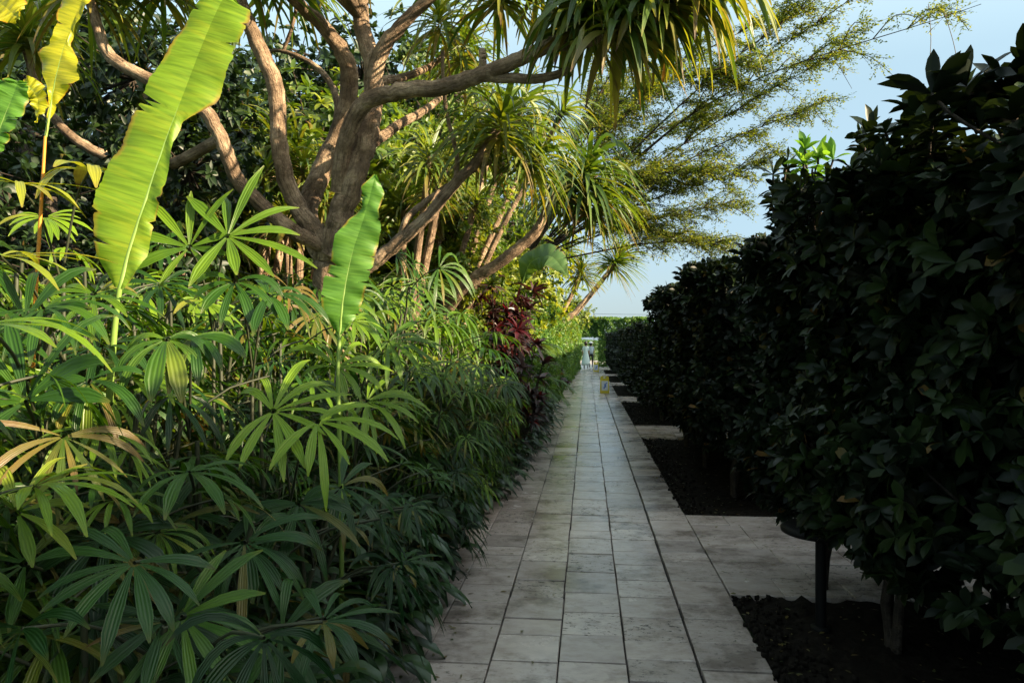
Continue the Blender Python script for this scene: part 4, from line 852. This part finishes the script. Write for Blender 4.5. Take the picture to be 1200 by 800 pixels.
by = banana('banana plant with a ragged yellow leaf at the upper left edge',
       [(53, 160, 2.7), (60, 118, 2.7), (68, 80, 2.7), (80, 40, 2.72), (96, 0, 2.74), (108, -30, 2.75)], [.004, .004, .004, .05, .085, .04, .06, .08, .05, .005], [.004, .004, .03, .085, .06, .012, .02, .03, .02, .005], 'banana_yellow', 5, [(36, 520, 2.8), (40, 380, 2.75), (47, 260, 2.72)], 'orange_stem', rib=.0055)
pl_, pr_ = big_leaf(np.array([at(22, 98, 2.66), at(34, 102, 2.66), at(44, 116, 2.66), at(43, 144, 2.66)]) - np.array(by.location), [.004, .035, .04, .03, .004], [.004, .02, .03, .02, .004], nrm(-FWD + UP * .1), 6, 'banana_yellow', .004)
lf_ = link('leaf', pl_, by); link('midrib', pr_, lf_)
banana('banana plant with a narrow leaf cut by the left edge', [(-12, 190, 2.5), (0, 150, 2.5), (18, 105, 2.52), (20, 95, 2.52)], [.004, .06, .07, .03], [.004, .05, .045, .02], 'banana_green', 7, [(-60, 500, 2.6), (-50, 300, 2.55)], rib=.006)
banana('banana plant whose leaf tip hangs into the top left corner', [(-30, -25, 2.9), (-10, -5, 2.88), (8, 10, 2.86), (22, 22, 2.85)], [.01, .09, .08, .01], [.01, .08, .07, .01], 'banana_yellow', 8, [(-90, 500, 2.9), (-80, 200, 2.9)], rib=.008)
banana('distant banana plant with a bent bright leaf above the red shrub', [(612, 332, 11.5), (622, 308, 11.4), (645, 300, 11.2), (665, 322, 11.0)], [.02, .18, .24, .18, .02], [.02, .18, .26, .2, .02], 'palm', 9, [(590, 500, 11.6), (596, 380, 11.6)], Nn=UP * .6 - FWD, rib=.02, stem_mat='cane')

# ================================================================== SMALL OBJECTS
# garden light in the near bed
p = at(962, 737, 4.15); lt = thing('path_light', 'black mushroom-shaped garden light on a post in the near bed', 'garden light', (p[0], p[1], -.02))
a = Acc(); tube(a, np.array([[0, 0, 0], [0, 0, .3], [0, 0, .56]]), .030, 14); lathe(a, [(0, .0), (.055, .0), (.055, .03), (.03, .035)]); link('post', a.mesh('light_post', M['black_metal']), lt)
a = Acc(); lathe(a, [(0.0, .545), (.19, .545), (.212, .555), (.215, .575), (.19, .590), (.08, .602), (0, .605)], n=36); link('cap', a.mesh('light_cap', M['black_metal']), lt)

# folding floor signs
def sign(label, x, y, rz):
    t = thing('floor_sign', label, 'floor sign', (x, y, .006), rz, 'yellow floor signs on the path', .88)
    cu = bpy.data.curves.new('b', 'CURVE'); cu.dimensions = '2D'; cu.fill_mode = 'BOTH'; cu.extrude = .006; cu.bevel_depth = .002
    def poly(pts):
        s = cu.splines.new('POLY'); s.points.add(len(pts) - 1); s.use_cyclic_u = True
        for k, (a_, b_) in enumerate(pts): s.points[k].co = (a_, b_, 0, 1)
    poly([(-.15, 0), (.15, 0), (.145, .52)] + [(.145 - .06 + .06 * math.cos(a_), .54 + .06 * math.sin(a_)) for a_ in np.linspace(0, 1.57, 5)] + [(-.145 + .06 + .06 * math.cos(a_), .54 + .06 * math.sin(a_)) for a_ in np.linspace(1.57, 3.14, 5)] + [(-.145, .52)])
    poly([(-.055, .525), (-.055, .565), (.055, .565), (.055, .525)])
    tmp = bpy.data.objects.new('t', cu); COL.objects.link(tmp); bpy.context.view_layer.update()
    me = bpy.data.meshes.new_from_object(tmp.evaluated_get(bpy.context.evaluated_depsgraph_get())); bpy.data.objects.remove(tmp); me.materials.clear(); me.materials.append(M['yellow_plastic'])
    for s in (-1, 1):
        bo = link('board', me, t, (0, s * .11, 0), (R(90 + s * 10.5), 0, 0))
        a = Acc(); f = .0095
        V = lambda x0, x1, y0, y1, z0, z1, mi: box(a, x0, x1, y0, y1, z0, z1, mi)
        V(-.115, .115, .09, .43, .0085, .0105, 0) if True else None
        V(-.02, .05, .20, .33, .0107, .0117, 1); V(-.05, .0, .15, .22, .0107, .0117, 1); V(.03, .08, .33, .37, .0107, .0117, 1)
        me2 = a.mesh('sign_label', [M['label'], M['blue']], False); pn = link('label_panel', me2, bo)
        if s > 0: pn.scale = (1, 1, -1)
    return t
p = gx(708, 23.2); sign('nearer yellow caution floor sign standing at the right side of the path', gx(708.5, 23.2), 23.2, .1)
sign('small farther yellow caution floor sign near the walking people', gx(698.6, 39.5), 39.5, -.1)

# people in the distance: one continuous skinned body each
def person(label, x, y, rz, h, style):
    t = thing('person', label, 'person', (x, y, .0), rz)
    k = h / 1.65
    J = {'pel': (0, 0, .90), 'wst': (0, .0, 1.06), 'chs': (0, .01, 1.25), 'nck': (0, 0, 1.40), 'hd0': (0, -.01, 1.47), 'hd1': (0, -.02, 1.56),
         'shl': (.15, 0, 1.34), 'ell': (.20, .04, 1.09), 'wrl': (.19, -.06, .87), 'hnl': (.19, -.09, .79), 'shr': (-.15, 0, 1.34), 'elr': (-.20, .02, 1.09), 'wrr': (-.20, -.10, .88), 'hnr': (-.20, -.13, .80),
         'hpl': (.09, 0, .85), 'knl': (.10, -.12, .48), 'anl': (.10, -.06, .08), 'tol': (.10, -.18, .03), 'hpr': (-.09, 0, .85), 'knr': (-.10, .03, .48), 'anr': (-.10, .20, .11), 'tor': (-.10, .10, .03)}
    rad = {'pel': .12, 'wst': .10, 'chs': .125, 'nck': .048, 'hd0': .075, 'hd1': .085, 'shl': .055, 'ell': .038, 'wrl': .027, 'hnl': .03, 'shr': .055, 'elr': .038, 'wrr': .027, 'hnr': .03,
           'hpl': .085, 'knl': .055, 'anl': .035, 'tol': .03, 'hpr': .085, 'knr': .055, 'anr': .035, 'tor': .03}
    E = [('pel', 'wst'), ('wst', 'chs'), ('chs', 'nck'), ('nck', 'hd0'), ('hd0', 'hd1'), ('chs', 'shl'), ('shl', 'ell'), ('ell', 'wrl'), ('wrl', 'hnl'), ('chs', 'shr'), ('shr', 'elr'), ('elr', 'wrr'), ('wrr', 'hnr'),
         ('pel', 'hpl'), ('hpl', 'knl'), ('knl', 'anl'), ('anl', 'tol'), ('pel', 'hpr'), ('hpr', 'knr'), ('knr', 'anr'), ('anr', 'tor')]
    names = list(J); me = bpy.data.meshes.new('body'); me.from_pydata([tuple(c * k for c in J[n_]) for n_ in names], [(names.index(a), names.index(b)) for a, b in E], [])
    tmp = bpy.data.objects.new('tmp', me); COL.objects.link(tmp)
    md = tmp.modifiers.new('s', 'SKIN')
    for n_, sv in zip(names, me.skin_vertices[0].data): sv.radius = (rad[n_] * k, rad[n_] * k); sv.use_root = (n_ == 'pel')
    tmp.modifiers.new('ss', 'SUBSURF').levels = 2
    bpy.context.view_layer.update()
    bm = bpy.data.meshes.new_from_object(tmp.evaluated_get(bpy.context.evaluated_depsgraph_get())); bpy.data.objects.remove(tmp)
    top, bot = (M['mint'], M['mint']) if style == 0 else (M['blue_cloth'], M['dark_cloth'])
    bm.materials.clear(); [bm.materials.append(m) for m in (M['skin'], top, bot)]
    for pl in bm.polygons:
        c = pl.center / k; pl.use_smooth = True
        pl.material_index = 1 if (.95 < c.z < 1.38 and abs(c.x) < .21 and not (abs(c.x) > .155 and c.z < 1.1)) else (2 if (.10 < c.z <= .95 and abs(c.x) < .17) else 0)
    link('body', bm, t)
    a = Acc(); lathe(a, [(0.02, 1.685), (.06, 1.67), (.092, 1.62), (.100, 1.56), (.094, 1.50), (.07, 1.44)], (0, .022, 0), 18); hm = a.mesh('hair', M['hair'])
    if style == 0:
        link('hair', hm, t, sc=k)
        a = Acc(); lathe(a, [(.115, 1.36), (.13, 1.2), (.125, 1.05), (.17, .85), (.22, .6), (.27, .35), (.29, .22), (.28, .22), (.2, .6), (.11, 1.05)], (0, .01, 0), 24)
        link('dress', a.mesh('dress', M['mint']), t, sc=k)
        a = Acc(); tube(a, spline([(.0, 0, 1.42), (.13, .08, 1.25), (.12, .1, .9)], 6), .02, 6); link('scarf', a.mesh('scarf', M['white_cloth']), t, sc=k)
    else:
        link('hair', hm, t, sc=k)
        a = Acc(); lathe(a, [(0, 1.72), (.06, 1.715), (.098, 1.68), (.108, 1.62), (.17, 1.61), (.175, 1.60), (.1, 1.60)], (0, .01, 0), 22); link('hat', a.mesh('hat', M['white_cloth']), t, sc=k)
        a = Acc(); lathe(a, [(.12, 1.37), (.145, 1.25), (.14, 1.05), (.155, .9), (.145, .9)], (0, .01, 0), 22); link('shirt', a.mesh('shirt', M['blue_cloth']), t, sc=k)
    return t
person('person in a long pale mint dress walking away down the path', gx(686.5, 44), 44, R(180), 1.58, 0)
person('person in a white hat, pale blue top and dark trousers', gx(692.5, 45.2), 45.2, R(178), 1.55, 1)

# ================================================================== CAMERA, LIGHT
sc = bpy.context.scene
cam = bpy.data.objects.new('Camera', bpy.data.cameras.new('Camera')); COL.objects.link(cam); sc.camera = cam
cam.location = (0, 0, H); cam.rotation_euler = (R(90), 0, TH); cam.data.sensor_width = 36; cam.data.lens = F / 1200 * 36; cam.data.clip_start = .05; cam.data.clip_end = 5000
EL, AZ = R(21), R(105)     # azimuth clockwise from +Y
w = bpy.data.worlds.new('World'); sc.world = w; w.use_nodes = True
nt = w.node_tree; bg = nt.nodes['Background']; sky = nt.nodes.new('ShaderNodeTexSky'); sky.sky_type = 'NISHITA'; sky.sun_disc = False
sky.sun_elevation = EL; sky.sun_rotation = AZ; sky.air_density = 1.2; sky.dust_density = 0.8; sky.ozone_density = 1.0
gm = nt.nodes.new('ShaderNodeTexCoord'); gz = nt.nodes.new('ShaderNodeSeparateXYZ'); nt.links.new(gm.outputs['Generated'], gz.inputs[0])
gr = ramp(nt.nodes, [(0.0, (.36, .38, .52)), (0.12, (.52, .54, .66)), (0.32, (.85, .80, .72)), (0.6, (2.5, 2.0, 1.35)), (1.0, (2.8, 2.15, 1.45))]); nt.links.new(gz.outputs[2], gr.inputs[0])   # dims the horizon; warm brightness added overhead to light the path
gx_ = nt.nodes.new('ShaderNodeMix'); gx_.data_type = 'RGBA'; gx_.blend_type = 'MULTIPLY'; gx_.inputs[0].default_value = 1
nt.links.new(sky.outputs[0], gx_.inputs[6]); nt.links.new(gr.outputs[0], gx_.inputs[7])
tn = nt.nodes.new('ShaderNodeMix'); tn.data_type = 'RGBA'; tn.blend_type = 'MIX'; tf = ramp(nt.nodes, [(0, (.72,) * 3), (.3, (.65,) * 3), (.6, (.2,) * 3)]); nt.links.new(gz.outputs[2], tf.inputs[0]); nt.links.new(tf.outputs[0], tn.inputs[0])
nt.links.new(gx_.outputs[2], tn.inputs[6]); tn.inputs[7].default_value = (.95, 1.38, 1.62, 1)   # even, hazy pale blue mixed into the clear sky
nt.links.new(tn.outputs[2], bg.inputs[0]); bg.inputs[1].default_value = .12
sun = bpy.data.objects.new('Sun', bpy.data.lights.new('Sun', 'SUN')); COL.objects.link(sun)
sun.data.energy = 5.0; sun.data.angle = R(.55); sun.data.color = (1.0, .80, .54)
sd = Vector((math.sin(AZ) * math.cos(EL), math.cos(AZ) * math.cos(EL), math.sin(EL))); sun.rotation_euler = sd.to_track_quat('Z', 'Y').to_euler()
sc.render.engine = 'CYCLES'; sc.cycles.max_bounces = 4; sc.cycles.diffuse_bounces = 2; sc.cycles.glossy_bounces = 2; sc.cycles.transmission_bounces = 3
sc.cycles.use_denoising = True; sc.cycles.use_adaptive_sampling = True; sc.cycles.adaptive_threshold = .025; sc.cycles.sample_clamp_indirect = 6
sc.view_settings.view_transform = 'Standard'; sc.view_settings.look = 'None'; sc.view_settings.exposure = 1.95; sc.view_settings.gamma = 1
